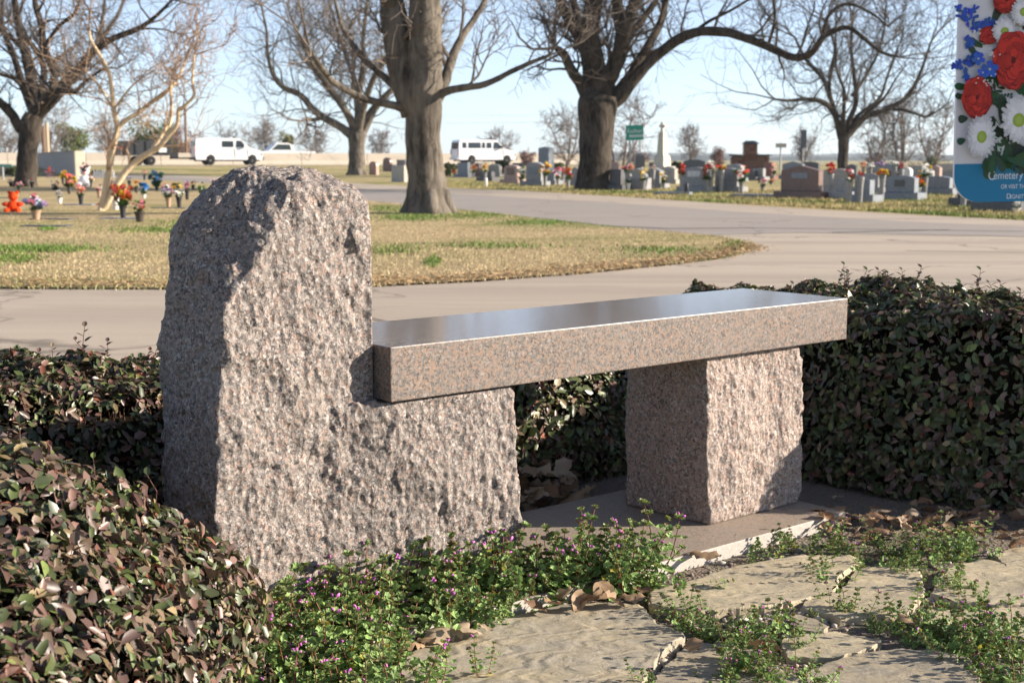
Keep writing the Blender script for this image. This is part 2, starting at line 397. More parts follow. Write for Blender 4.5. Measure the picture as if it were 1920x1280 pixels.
for a, b in eds:
    L = (b-a).length
    for k in range(int(min(L, 12)*130)):
        p = a.lerp(b, random.random()); pts.append((p.x+random.gauss(0, .05), p.y+random.gauss(0, .05), 0.0)); hs.append(random.uniform(.01, .035))
blades('island_grass', pts, hs, 0.006, (0.52, 0.41, 0.235), (0.14, 0.20, 0.045), 'short dormant straw coloured grass with green tufts on the lawn island')
pts = []; hs = []
for k in range(26000):
    t = random.random(); px = 830 + t*1150; py0 = 352 + (px-850)*0.0575 - 1.5
    y = G(px, py0).y; yy = y + random.random()**1.5*14; p = (( px-960)/F*yy*1.003, yy, -0.01)
    pts.append(p); hs.append(random.uniform(.025, .08))
blades('verge_grass', pts, hs, 0.014, (0.36, 0.30, 0.13), (0.14, 0.19, 0.04), 'thin winter grass along the far verge before the headstones')
pts = []; hs = []
for px, py, rx, ry, n in [(770,408,70,7,1500),(900,404,90,6,1500),(1000,418,90,5,900),(720,392,40,8,700),(60,468,130,7,1700),(20,486,60,9,800),(300,432,90,7,1200),(370,420,60,8,900),(90,430,16,4,200),(812,492,14,9,260),(930,462,120,6,500),(740,470,60,10,400),(1240,470,110,7,500),(500,455,150,8,900),(1380,462,26,9,300)]:
    for k in range(n):
        x = random.gauss(px, rx*.55); y = random.gauss(py, ry*.55); g = G(x, y)
        if inside(isl, g.x, g.y): pts.append((g.x, g.y, .004)); hs.append(random.uniform(.015, .045))
blades('green_tufts', pts, hs, 0.008, (0.13, 0.20, 0.04), (0.10, 0.19, 0.03), 'fresh green grass patches round the oak and across the island lawn')
# fallen leaf crumbs along the island edge (uncountable)
n = 2600; V = []; T = []; C = []
for k in range(n):
    i = random.randrange(0, 9); a, b = eds[i]; p = a.lerp(b, random.random()); off = abs(random.gauss(0, .35))
    x, y = p.x + random.gauss(0, .1), p.y + off; r = random.uniform(.015, .035); an = random.random()*6.28
    q = [(x+r*math.cos(an+j*1.57)*(1 if j % 2 else .6), y+r*math.sin(an+j*1.57)*(1 if j % 2 else .6), 0.012+random.uniform(0, .02)) for j in range(4)]
    b0 = len(V); V += q; T += [(b0, b0+1, b0+2), (b0, b0+2, b0+3)]
    f = random.random(); C += [(0.30+.25*f, 0.19+.2*f, 0.09+.12*f)]*4
o = link('leaf_crumbs', mesh_np('leaf_crumbs', np.array(V), np.array(T), M_DRY, np.array(C), False)); tag(o, 'small dry leaves blown along the kerbless lawn edge', 'leaves', kind='stuff')

# highway on its low bank
HA = R(24); HD = Vector((math.cos(HA), math.sin(HA))); HN = Vector((-HD.y, HD.x)); HP = Vector((-23.0, 108.0))
def hw(s, n, z): p = HP + HD*s + HN*n; return (p.x, p.y, z)
HZ = 0.50
m = MB()
prof = [(-24, -0.02), (-9, 0.42), (-5.2, HZ), (14, HZ), (20, 0.3), (30, -0.02)]
for s in (-140, 260):
    m.v += [hw(s, n, z) for n, z in prof]
k = len(prof)
for i in range(k-1): m.f.append((i, k+i, k+i+1, i+1)); m.mi.append(0)
o = m.build('highway_bank', M_LAWN2); o['kind'] = 'structure'
m = MB(); m.add([hw(-140, -5.0, HZ+.01), hw(260, -5.0, HZ+.01), hw(260, 6.0, HZ+.01), hw(-140, 6.0, HZ+.01)], [(0, 1, 2, 3)])
o = m.build('highway', M_HWY); o['kind'] = 'structure'
m = MB(); m.add([hw(-140, -4.3, HZ+.016), hw(260, -4.3, HZ+.016), hw(260, -4.1, HZ+.016), hw(-140, -4.1, HZ+.016)], [(0, 1, 2, 3)])
m.build('edge_line', plain('road_paint', (0.8, 0.8, 0.78)), o)
# median barrier: cast sections
bar = empty('median_barrier', hw(0, 6.6, HZ)); bar.rotation_euler = (0, 0, HA)
tag(bar, 'long beige concrete barrier along the highway behind the vans', 'barrier')
pr = [(-.32, 0), (-.30, .12), (-.15, .35), (-.10, 1.0), (.10, 1.0), (.15, .35), (.30, .12), (.32, 0)]
sec = MB(); L = 5.96
for s in (0, L): sec.v += [(s, a, b) for a, b in pr]
for i in range(8): j = (i+1) % 8; sec.f.append((i, 8+i, 8+j, j)); sec.mi.append(0)
sec.f += [tuple(range(8))[::-1], tuple(range(8, 16))]; sec.mi += [0, 0]
sm = sec.mesh('barrier_section', M_BARR)
for i in range(16):
    link('barrier_section', sm, bar, None, (-58 + 6.0*i, 0, 0))
# distant blue ridge
m = MB(); N = 160
for lay, (dist, hgt, sd) in enumerate([(1500, 9, 1.0), (2600, 21, 5.0)]):
    b = len(m.v)
    for k in range(N+1):
        a = -0.75 + 1.5*k/N; d = dist
        z = hgt*(0.62 + 0.38*noise.noise(Vector((a*7, sd, 0))) + .15*noise.noise(Vector((a*30, sd, 2))) + .06*noise.noise(Vector((a*140, sd, 2)))) * (1.0 if a > -0.1 else .8)
        for q, (dd, zz) in enumerate([(-160, -.5), (0, z), (200, z*.6)]):
            m.v.append((math.sin(a)*(d+dd), math.cos(a)*(d+dd), zz))
    for k in range(N):
        for q in range(2):
            i = b + k*3 + q; m.f.append((i, i+3, i+4, i+1)); m.mi.append(0)
o = m.build('hills', plain('far_woods', (0.06, 0.07, 0.055), 0.95, 0.05, 0.4, 0.02), None, True); o['kind'] = 'structure'
# air
m = MB(); m.box(-3300, 3300, -300, 3400, -1.5, 60)
hz = m.build('haze'); hz['kind'] = 'stuff'
t = NT('haze_air'); t.t.nodes.remove(t.b)
pv = t.n('ShaderNodeVolumePrincipled'); pv.inputs['Color'].default_value = (0.78, 0.88, 1.0, 1); pv.inputs['Density'].default_value = 0.0002; pv.inputs['Anisotropy'].default_value = 0.2
t.l(pv.outputs[0], t.out.inputs['Volume']); hz.data.materials.append(t.m)

# ------------------------------------------------------------------ patio: soil bed and flagstones
bed = [UV(-1.6, -2.6), UV(2.6, -2.6), UV(2.6, 1.45), UV(-1.9, 1.45)]
patio = sheet('patio_bed', bed, M_SOIL, 0.0)
flags = [
 ([(1050,1131),(1130,1128),(1199,1133),(1226,1164),(1275,1190),(1229,1241),(1195,1290),(1150,1400),(760,1420),(690,1290),(800,1205),(930,1165)], .030, 0),
 ([(1292,1200),(1400,1212),(1520,1290),(1500,1420),(1190,1420),(1232,1272)], .026, 2),
 ([(1222,1110),(1300,1084),(1395,1058),(1500,1042),(1590,1038),(1604,1050),(1555,1105),(1490,1126),(1300,1146),(1225,1128)], .034, 1),
 ([(1605,1066),(1640,1060),(1720,1067),(1730,1108),(1697,1150),(1578,1155),(1500,1138),(1506,1126),(1578,1106)], .026, 1),
 ([(1776,1068),(1839,1044),(1900,1058),(2000,1075),(2000,1128),(1860,1132),(1790,1128),(1745,1110)], .030, 1),
 ([(1742,1140),(1850,1137),(2000,1134),(2000,1205),(1900,1200),(1800,1188),(1722,1160)], .024, 1),
 ([(1513,1256),(1602,1226),(1685,1212),(1770,1224),(1812,1236),(1840,1275),(1900,1340),(1880,1420),(1560,1420),(1520,1330)], .032, 2),
 ([(1471,1191),(1566,1185),(1652,1200),(1637,1215),(1560,1232),(1480,1228)], .022, 1),
 ([(1860,1033),(1960,1020),(2050,1040),(2040,1070),(1890,1059)], .036, 1),
 ([(1483,1153),(1530,1160),(1556,1173),(1548,1186),(1500,1180)], .030, 2),
 ([(640,1440),(1140,1440),(1100,1800),(560,1800)], .028, 2),
 ([(1180,1440),(1900,1440),(1950,1800),(1150,1800)], .028, 1),
 ([(1860,1290),(2100,1240),(2200,1420),(1920,1410)], .028, 0),
]
from mathutils.geometry import delaunay_2d_cdt
for fi, (pp, th, mi) in enumerate(flags):
    th = th*.55 + .002
    W = [G(x, y, th) for x, y in pp]; c = sum(W, Vector())/len(W); W = [c + (q-c)*1.035 for q in W]
    P = []
    for i in range(len(W)):
        a, b = W[i], W[(i+1) % len(W)]; nseg = max(2, int((b-a).length/0.009))
        for j in range(nseg):
            q = a.lerp(b, j/nseg); d = (q-c); d.z = 0
            q = q + d.normalized()*(0.012*noise.noise(q*9+Vector((fi*9, 0, 0))) + .007*noise.noise(q*40) + .004*noise.noise(q*120))
            P.append(q)
    n = len(P); V = []; Fc = []
    sc = [1.0, 1.0, .992, .985, .965]
    def surf(r):
        f = noise.noise(Vector((r.x*4+fi, r.y*9, 1.1))); st = math.floor(f*5)/5*.005          # split layers
        return st + .003*noise.noise(Vector((r.x*7, r.y*15, fi*3.3))) + .0014*noise.noise(Vector((r.x*24, r.y*40, fi))) + .0010*abs(noise.noise(Vector((r.x*40+2*noise.noise(Vector((r.x*6, r.y*6, 0))), r.y*85, fi))))
    for k, s in enumerate(sc):
        for q in P:
            r = c + (q-c)*s; z = th
            led = noise.noise(Vector((r.x*12, r.y*12, fi*7.7)))
            if k == 0: z = -0.02
            elif k == 1: z = th*(.55 if led > 0 else .95) - .002
            elif k == 2: z = th*(.60 if led > .0 else 1.0) - .001
            elif k == 3: z = th*(.72 if led > .22 else 1.0)
            elif k == 4: z = th*(.80 if led > .38 else 1.0)
            h = surf(r)
            V.append((r.x-c.x, r.y-c.y, z + (h if k > 0 else 0)))
    for k in range(len(sc)-1):
        for i in range(n): Fc.append((k*n+i, k*n+(i+1) % n, (k+1)*n+(i+1) % n, (k+1)*n+i))
    ring = [Vector((V[(len(sc)-1)*n+i][0], V[(len(sc)-1)*n+i][1])) for i in range(n)]; r0 = (len(sc)-1)*n
    poly = [(p.x, p.y) for p in ring]; xs = [p[0] for p in poly]; ys = [p[1] for p in poly]; gp_ = []
    yy = min(ys)
    while yy < max(ys):
        xx = min(xs)
        while xx < max(xs):
            qx, qy = xx+random.uniform(-.004, .004), yy+random.uniform(-.004, .004)
            if inside(poly, qx, qy) and min((qx-p[0])**2+(qy-p[1])**2 for p in poly[::2]) > .00003: gp_.append(Vector((qx, qy)))
            xx += .013
        yy += .013
    res = delaunay_2d_cdt(ring + gp_, [(i, (i+1) % n) for i in range(n)], [], 1, 1e-7)
    base_ = len(V)
    for j, q in enumerate(res[0]): r = Vector((q.x+c.x, q.y+c.y, th)); V.append((q.x, q.y, th + surf(r)))
    Fc += [tuple(base_+i for i in f) for f in res[2]]
    me = bpy.data.meshes.new('flagstone'); me.from_pydata(V, [], Fc); me.materials.append(M_FLAG[mi]); me.polygons.foreach_set('use_smooth', [i >= 3*n for i in range(len(Fc))]); me.update()
    link('flagstone', me, patio, None, (c.x, c.y, 0))
# pebbles in the joints
V = []; T = []; C = []
ico = bmesh.new(); bmesh.ops.create_icosphere(ico, subdivisions=1, radius=1.0); IV = np.array([v.co[:] for v in ico.verts]); IT = np.array([[v.index for v in f.verts] for f in ico.faces]); ico.free()
pv_ = []; pt_ = []; pc_ = []; nb = 0
for k in range(1500):
    if k < 240: t = random.random(); px, py = 1285 - 75*t + random.gauss(0, 6), 1192 + 85*t
    elif k < 800: px, py = random.gauss(1440, 55), random.gauss(1158, 12)
    else: px, py = random.uniform(700, 1920), random.uniform(1020, 1270)
    g = G(px, py, 0.0); r = random.uniform(.0025, .007) if random.random() < .9 else random.uniform(.007, .012)
    sc_ = np.array([r*random.uniform(.8, 1.3), r*random.uniform(.8, 1.3), r*.7]); pv_.append(IV*sc_ + np.array([g.x, g.y, r*.3])); pt_.append(IT+nb); nb += len(IV)
    f = random.uniform(.5, 1.25); base = random.choice([(.42, .36, .28), (.30, .25, .2), (.5, .46, .4), (.22, .17, .13)]); pc_.append(np.tile(np.array(base)*f, (len(IV), 1)))
o = link('gravel', mesh_np('gravel', np.concatenate(pv_), np.concatenate(pt_), M_DRY, np.concatenate(pc_))); tag(o, 'loose pebbles in the joints between flagstones', 'gravel', kind='stuff')

# ------------------------------------------------------------------ the granite bench
bench = empty('granite_bench', UV(0, 0, 0), BYAW)
tag(bench, 'granite memorial bench with a polished seat slab and a tall rough boulder end', 'bench')
PZ = 0.035
m = MB(); m.box(-.50, 1.305, -.125, .40, -.03, PZ)
me = m.mesh('base_slab', [M_PLINTH, M_PLEDGE]); bevel_mesh(me, .003, 2)
for p in me.polygons:
    if p.normal.z < 0.9: p.material_index = 1
link('base_slab', me, bench)
def remeshed(me, vox):
    o = bpy.data.objects.new('tmp', me); COL.objects.link(o)
    md = o.modifiers.new('r', 'REMESH'); md.mode = 'VOXEL'; md.voxel_size = vox; md.adaptivity = 0
    dg = bpy.context.evaluated_depsgraph_get(); dg.update()
    me2 = bpy.data.meshes.new_from_object(o.evaluated_get(dg)); COL.objects.unlink(o); bpy.data.objects.remove(o)
    return me2
def hull_into(bm, pts):
    vs = [bm.verts.new(p) for p in pts]
    bmesh.ops.convex_hull(bm, input=vs)
    loose = [v for v in bm.verts if not v.link_faces]
    bmesh.ops.delete(bm, geom=loose, context='VERTS')
def nvec(p): return Vector((noise.noise(p + Vector((9.3, 1.7, 4.1))), noise.noise(p + Vector((-3.7, 6.2, 2.9))), noise.noise(p + Vector((5.5, -8.4, 7.3)))))
def roughen(me, flat, amp=1.0, seed=0.0):
    n = len(me.vertices); co = np.empty(n*3, np.float32); me.vertices.foreach_get('co', co); co = co.reshape(-1, 3)
    no = np.empty(n*3, np.float32); me.vertex_normals.foreach_get('vector', no); no = no.reshape(-1, 3)
    out = co.copy(); off = Vector((seed, seed*2, 0))
    for i in range(n):
        p = Vector(co[i]); k = flat(p, no[i])
        if k <= 0.001: continue
        q = p + off
        q2 = q + nvec(q*11)*.022
        h = 0.0
        for sc_, am in ((21.0, .17), (44.0, .26), (85.0, .24)):
            w_ = Vector((q2.x*sc_, q2.y*sc_, q2.z*sc_*.62)); pt = noise.voronoi(w_)[1][0]; tl = nvec(pt*5.37)
            h += max(-.30, min(.55, tl.dot(w_ - pt)*1.5 + .05*tl.x))*am/sc_
        h += noise.fractal(Vector((q.x*9, q.y*9, q.z*5.5)), 0.85, 2.0, 4)*.0105
        h += noise.fractal(Vector((q.x*60, q.y*60, q.z*38)), 0.8, 2.1, 3)*.0030
        h += noise.noise(q*190)*.0013
        out[i] = co[i] + no[i]*h*k*amp
    me.vertices.foreach_set('co', out.ravel()); me.update()
# boulder: tall end and low shelf in one stone
bm = bmesh.new()
tall = [PUV(697, 780, .055), PUV(697, 420, .055), PUV(690, 376, .06), PUV(655, 352, .065), PUV(590, 346, .075), PUV(545, 348, .072), PUV(508, 445, .052),
        PUV(668, 345, .12), PUV(612, 331, .12), PUV(586, 315, .16), PUV(472, 306, .19), PUV(438, 318, .2),
        PUV(348, 402, .20), PUV(322, 500, .215), PUV(311, 600, .225), PUV(313, 720, .23), PUV(322, 880, .23), PUV(326, 1100, .23),
        PUV(418, 585, .05), PUV(424, 700, .045), PUV(404, 900, .035), PUV(396, 1215, .03)]
tall = [Vector((min(p.x, -.003), p.y, p.z)) for p in tall]
tall += [Vector((-.003, .055, .40)), Vector((-.003, .33, .40)), Vector((-.003, .34, .78)), Vector((-.05, .33, .86)), Vector((-.2, .32, .87)), Vector((-.30, .31, .78)), Vector((-.34, .30, .5)), Vector((-.34, .30, .04)), Vector((-.003, .055, PZ)), Vector((-.003, .33, PZ))]
hull_into(bm, tall)
low = [Vector(p) for p in [(-.30, .075, PZ), (.312, -.012, PZ), (.324, -.008, .20), (.318, .014, .44), (.318, .014, .447), (.03, .014, .447), (-.06, .05, .447), (-.28, .09, .447),
                           (-.26, .29, PZ), (.315, .33, PZ), (.318, .335, .447), (-.26, .29, .447)]]
hull_into(bm, low)
me0 = bpy.data.meshes.new('boulder_cage'); bm.to_mesh(me0); bm.free()
me = remeshed(me0, .0050)
def flat_rock(p, n):
    k = 1.0
    if p.z > .44: k = min(k, max(0, (-.003 - p.x - .002)/.012)) if p.x > -.02 else k
    if p.x > -.004 and p.z > .43: k = min(k, max(0.0, (.447 - p.z)/.016))
    if p.z < .06: k = min(k, max(0.2, (p.z - PZ)/.03))
    return k
roughen(me, flat_rock, 1.0, 1.7)
me.materials.clear(); me.materials.append(M_ROCK); me.polygons.foreach_set('use_smooth', [True]*len(me.polygons))
o = link('boulder', me, bench); o['label'] = 'rough split granite boulder forming the tall end and one support'
# leg
bm = bmesh.new()
hull_into(bm, [Vector(p) for p in [(.938, .006, PZ), (1.285, .006, PZ), (.928, .010, .25), (1.30, .008, .25), (.935, .022, .45), (1.285, .022, .45), (.92, .28, PZ), (1.28, .30, PZ), (.925, .285, .45), (1.28, .305, .45)]])
me0 = bpy.data.meshes.new('leg_cage'); bm.to_mesh(me0); bm.free(); me = remeshed(me0, .0055)
def flat_leg(p, n):
    k = 1.0
    if p.z > .43: k = max(0, (.45-p.z)/.02)
    if p.z < .06: k = min(k, max(0.1, (p.z-PZ)/.025))
    if n[0] < -.7 : k *= .35
    return k
roughen(me, flat_leg, .85, 8.3)
me.materials.clear(); me.materials.append(M_LEGR); me.polygons.foreach_set('use_smooth', [True]*len(me.polygons))
o = link('leg', me, bench); o['label'] = 'rough granite block supporting the far end of the seat'
# seat slab
m = MB(); m.box(0, 1.456, 0, .36, .4515, .56)
me = m.mesh('seat_slab', [M_SLAB, M_POL]); bevel_mesh(me, .0025, 2)
for p in me.polygons:
    if p.normal.z > .95: p.material_index = 1
o = link('seat_slab', me, bench); o['label'] = 'pinkish brown granite seat slab with a mirror polished top'
# ------------------------------------------------------------------ hedge round three sides of the bench
def d_nook(u, v):                            # distance outside the open nook (positive inside the hedge)
    du = max(-0.43 + .06*min(1, max(0, (.02-v)/.1)) - u - 0.03*math.sin(v*5) - .80*max(0, -v-.15), u - 1.60 - 0.55*max(0, -v+.02)**1.5); dv = v - 0.62
    if v <= .62: return du
    if -0.43 <= u <= 1.60: return dv
    return math.hypot(max(du, 0), dv) if du > 0 else dv
def d_out(u, v):
    return min(u + 1.75, 2.35 - u, 1.36 - v, v + (1.55 if u < .5 else .80))
def hedge_h(u, v):
    di, do = d_nook(u, v), d_out(u, v)
    if di <= 0 or do <= 0: return 0.0
    top = 0.43 + 0.03*noise.noise(Vector((u*2.2, v*2.2, 0))) + .038*noise.noise(Vector((u*7, v*7, 4))) + .022*noise.noise(Vector((u*17, v*17, 9)))
    if u > 1.6: top += .085*min(1, (u-1.6)/.3)*min(1, max(0, (1.1-v)/.6))
    top += .05*min(1, max(0, (-.35-u)/.45))
    if v > .5: top -= (.05 + .05*min(1, max(0, (u-.8)/.4)))*min(1, max(0, (u+.3)/.3))*min(1, max(0, (2.15-u)/.3))
    lf = min(1, max(0, (-.30-u)/.1))*min(1, max(0, (.75-v)/.3))
    wi = .16 + .30*lf
    k = math.sin(min(1, di/wi)*math.pi/2)**.9
    top -= .05*lf*min(1, max(0, -v-.3)/.5)
    k2 = math.sin(min(1, do/.15)*math.pi/2)
    base = .10 + .09*lf
    return max(0.02, top*min(base/top + (1-base/top)*k, k2))
LEAF_T = np.array([(0,0,0),(.28,.40,.05),(.28,-.40,.05),(.66,.36,.06),(.66,-.36,.06),(1,0,-.05),(.30,0,-.02),(.66,0,-.01)], float)
LEAF_F = np.array([(0,6,1),(0,2,6),(1,6,7),(1,7,3),(6,2,4),(6,4,7),(3,7,5),(7,4,5)])
def leaf_colors(n, rs, right=False):
    pal = np.array([(.050,.064,.026),(.072,.090,.032),(.140,.098,.066),(.155,.088,.068),(.108,.068,.056),(.082,.108,.034),(.23,.175,.090),(.20,.075,.045),(.14,.175,.050)])
    pr = np.array([.17,.15,.20,.15,.12,.08,.06,.03,.04]); pr = pr*(np.array([1.5, 1.5, .8, .5, .6, 1.5, 1, .8, 1.4]) if right else 1)
    return pal[rs.choice(len(pal), n, p=pr/pr.sum())]*rs.uniform(.5, 1.3, (n, 1))
def hedge_samples(n, side, rs):
    out = []
    while len(out) < n:
        u = rs.uniform(-1.75, .2) if side == 'L' else rs.uniform(.2, 2.28)
        v = rs.uniform(-1.5, 1.36); h = hedge_h(u, v)
        if h <= 0.03: continue
        if noise.noise(Vector((u*10, v*10, 6))) < -.12 and rs.rand() < .5: continue
        di, do = d_nook(u, v), d_out(u, v); d = min(di, do)
        g = Vector((hedge_h(u+.03, v)-hedge_h(u-.03, v), hedge_h(u, v+.03)-hedge_h(u, v-.03)))/.06
        nrm = Vector((-g.x, -g.y, 1)).normalized()
        wall = d < .13
        if not wall and rs.rand() < .45: continue
        if wall and rs.rand() < .85: z = h*rs.rand()
        else: z = h - abs(rs.normal(0, .022)) + .012
        p = UV(u, v, max(.01, z))
        # keep what the lens or its neighbourhood can see
        if p.y < 1.05: continue
        px = p.x/p.y
        if abs(px) > .56: continue
        if wall and z < h*.92:
            s = (nrm.x, nrm.y); L = math.hypot(*s) + 1e-6
            gu = d_nook(u+.02, v)-d_nook(u-.02, v); gv = d_nook(u, v+.02)-d_nook(u, v-.02)
            L2 = math.hypot(gu, gv) + 1e-6
            nrm = Vector((-gu/L2, -gv/L2, .35)).normalized() if di < do else Vector((gu/L2, gv/L2, .35)).normalized()
        wn = Vector((EU.x*nrm.x + EV.x*nrm.y, EU.y*nrm.x + EV.y*nrm.y, nrm.z))
        out.append((p, wn))
    return out
def leaf_frames(P, N, rs, tilt=.75):
    n = len(P); N = N + rs.normal(0, tilt*.6, (n, 3)); N /= np.linalg.norm(N, axis=1)[:, None]
    A_ = rs.normal(0, 1, (n, 3)); A_[:, 2] += .35; A_ -= N*(A_*N).sum(1)[:, None]; A_ /= np.linalg.norm(A_, axis=1)[:, None]
    return A_, np.cross(N, A_), N
HEDGE = {}
for side, nleaf, lab, grp in (('L', 52000, 'bronze green evergreen hedge left of and in front of the boulder', None), ('R', 70000, 'dark evergreen hedge behind the seat and right of the bench', None)):
    rs = np.random.RandomState(11 if side == 'L' else 12)
    root = empty('hedge', UV(-.9, .3) if side == 'L' else UV(1.9, .5)); tag(root, lab, 'hedge', 'hedge round the bench')
    smp = hedge_samples(nleaf, side, rs)
    P = np.array([s[0][:] for s in smp]); N = np.array([s[1][:] for s in smp])
    a, b, c = leaf_frames(P, N, rs)
    size = rs.uniform(.012, .032, (len(P), 1))*(1.0 if side == 'L' else 1.14)*np.where(rs.rand(len(P), 1) < .10, 1.3, 1); wid = size*rs.uniform(.68, 1.2, (len(P), 1))*.60
    V = (P[:, None, :] + a[:, None, :]*(LEAF_T[None, :, 0:1]-.4)*size[:, None] + b[:, None, :]*LEAF_T[None, :, 1:2]*wid[:, None] + c[:, None, :]*LEAF_T[None, :, 2:3]*size[:, None]*rs.uniform(.2, 2.6, (len(P), 1, 1)))
    cols = leaf_colors(len(P), rs, side == 'R')*(1.15 if side == 'R' else 1.0)
    # the 300 nearest outer leaves are single parts; the rest one mass
    vis = np.array([(abs(p[0]/p[1]) < .375) for p in P]); key = np.where(vis, P[:, 1] - 2.2*P[:, 2], 99.0)
    pick = np.argsort(key)[:900]; pick = rs.choice(pick, 300, replace=False); mask = np.ones(len(P), bool); mask[pick] = False
    T = (LEAF_F[None] + (np.arange(mask.sum())*8)[:, None, None]).reshape(-1, 3)
    off = np.array(root.location[:])
    me = mesh_np('foliage', V[mask].reshape(-1, 3) - off, T, M_LEAF, np.repeat(cols[mask], 8, 0))
    o = link('foliage', me, root); o['kind'] = 'stuff'
    # shared single leaf meshes
    lm = []
    for k in range(14):
        s = rs.uniform(.9, 1.15); q = LEAF_T.copy(); q[:, 1] *= .62*s; q[:, 2] *= rs.uniform(.3, 2.4); q[:, 0] -= .4
        lm.append(mesh_np('leaf', q, LEAF_F, M_LEAF, np.repeat(leaf_colors(1, rs), 8, 0)))
    for i in pick:
        o = link('leaf', lm[rs.randint(14)], root)
        M = Matrix(((a[i][0], b[i][0], c[i][0], P[i][0]-off[0]), (a[i][1], b[i][1], c[i][1], P[i][1]-off[1]), (a[i][2], b[i][2], c[i][2], P[i][2]-off[2]), (0, 0, 0, 1)))
        o.matrix_local = M @ Matrix.Scale(float(size[i, 0]), 4)
    # twigs inside and sprigs over the top
    tw = MB(); sp = MB()
    for k in range(1300):
        i = rs.randint(len(P)); p = Vector(P[i]-off); n_ = Vector(N[i])
        p = p + n_*rs.uniform(-.02, .012); q = p - n_*rs.uniform(.05, .12); q.z = max(.005, q.z-.03); mid = (p+q)/2 + Vector(rs.normal(0, .012, 3))
        tw.tube([q, mid, p], [.0019, .0015, .0009], 4, 0, (.19, .105, .065))
    nsp = 0
    while nsp < (80 if side == 'L' else 45):
        i = rs.randint(len(P)); p = Vector(P[i])
        if N[i][2] < .7 or p.z < .3: continue
        if side == 'R' and (toUV(p)[0] < 1.72 or toUV(p)[1] > .6): continue
        nsp += 1; L = rs.uniform(.03, .085); d = Vector((rs.normal(0, .35), rs.normal(0, .35), 1)).normalized()
        pts = [p - d*.03 - Vector(off), p + d*L*.5 - Vector(off), p + d*L + Vector(rs.normal(0, .01, 3)) - Vector(off)]
        sp.tube(pts, [.0013, .0011, .0007], 4, 0, (.15, .07, .05))
        for k in range(7):
            f = k/6.0; q = pts[0].lerp(pts[2], .35+.65*f); ax = Vector((math.cos(k*2.4), math.sin(k*2.4), .55)).normalized(); s = rs.uniform(.016, .028)
            nn = (Vector((0, 0, 1)) - ax*ax.z).normalized(); bb = nn.cross(ax)
            col = tuple(leaf_colors(1, rs)[0])
            sp.add([q + ax*t[0]*s + bb*t[1]*s*.6 + nn*t[2]*s for t in LEAF_T], [tuple(f_) for f_ in LEAF_F], 0, col)
    tw.build('twigs', M_DRY, root)['kind'] = 'stuff'
    o = sp.build('sprigs', M_LEAF, root); o['kind'] = 'stuff'
    # solid filler mound, near-black to paint the shade between the leaves
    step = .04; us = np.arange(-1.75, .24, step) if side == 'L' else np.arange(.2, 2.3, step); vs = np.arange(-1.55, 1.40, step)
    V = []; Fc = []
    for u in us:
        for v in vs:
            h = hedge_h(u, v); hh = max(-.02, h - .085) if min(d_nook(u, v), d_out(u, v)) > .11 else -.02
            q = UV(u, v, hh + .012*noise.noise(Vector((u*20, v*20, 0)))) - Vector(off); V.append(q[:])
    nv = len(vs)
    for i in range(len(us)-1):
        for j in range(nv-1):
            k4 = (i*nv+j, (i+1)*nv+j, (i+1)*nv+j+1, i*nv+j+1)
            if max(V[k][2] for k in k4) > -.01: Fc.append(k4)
    me = bpy.data.meshes.new('filler_mound'); me.from_pydata(V, [], Fc); me.materials.append(plain('hedge_inner_shade', (.014, .012, .008), .95, .05, .5, 40)); me.update()
    link('filler_mound', me, root)

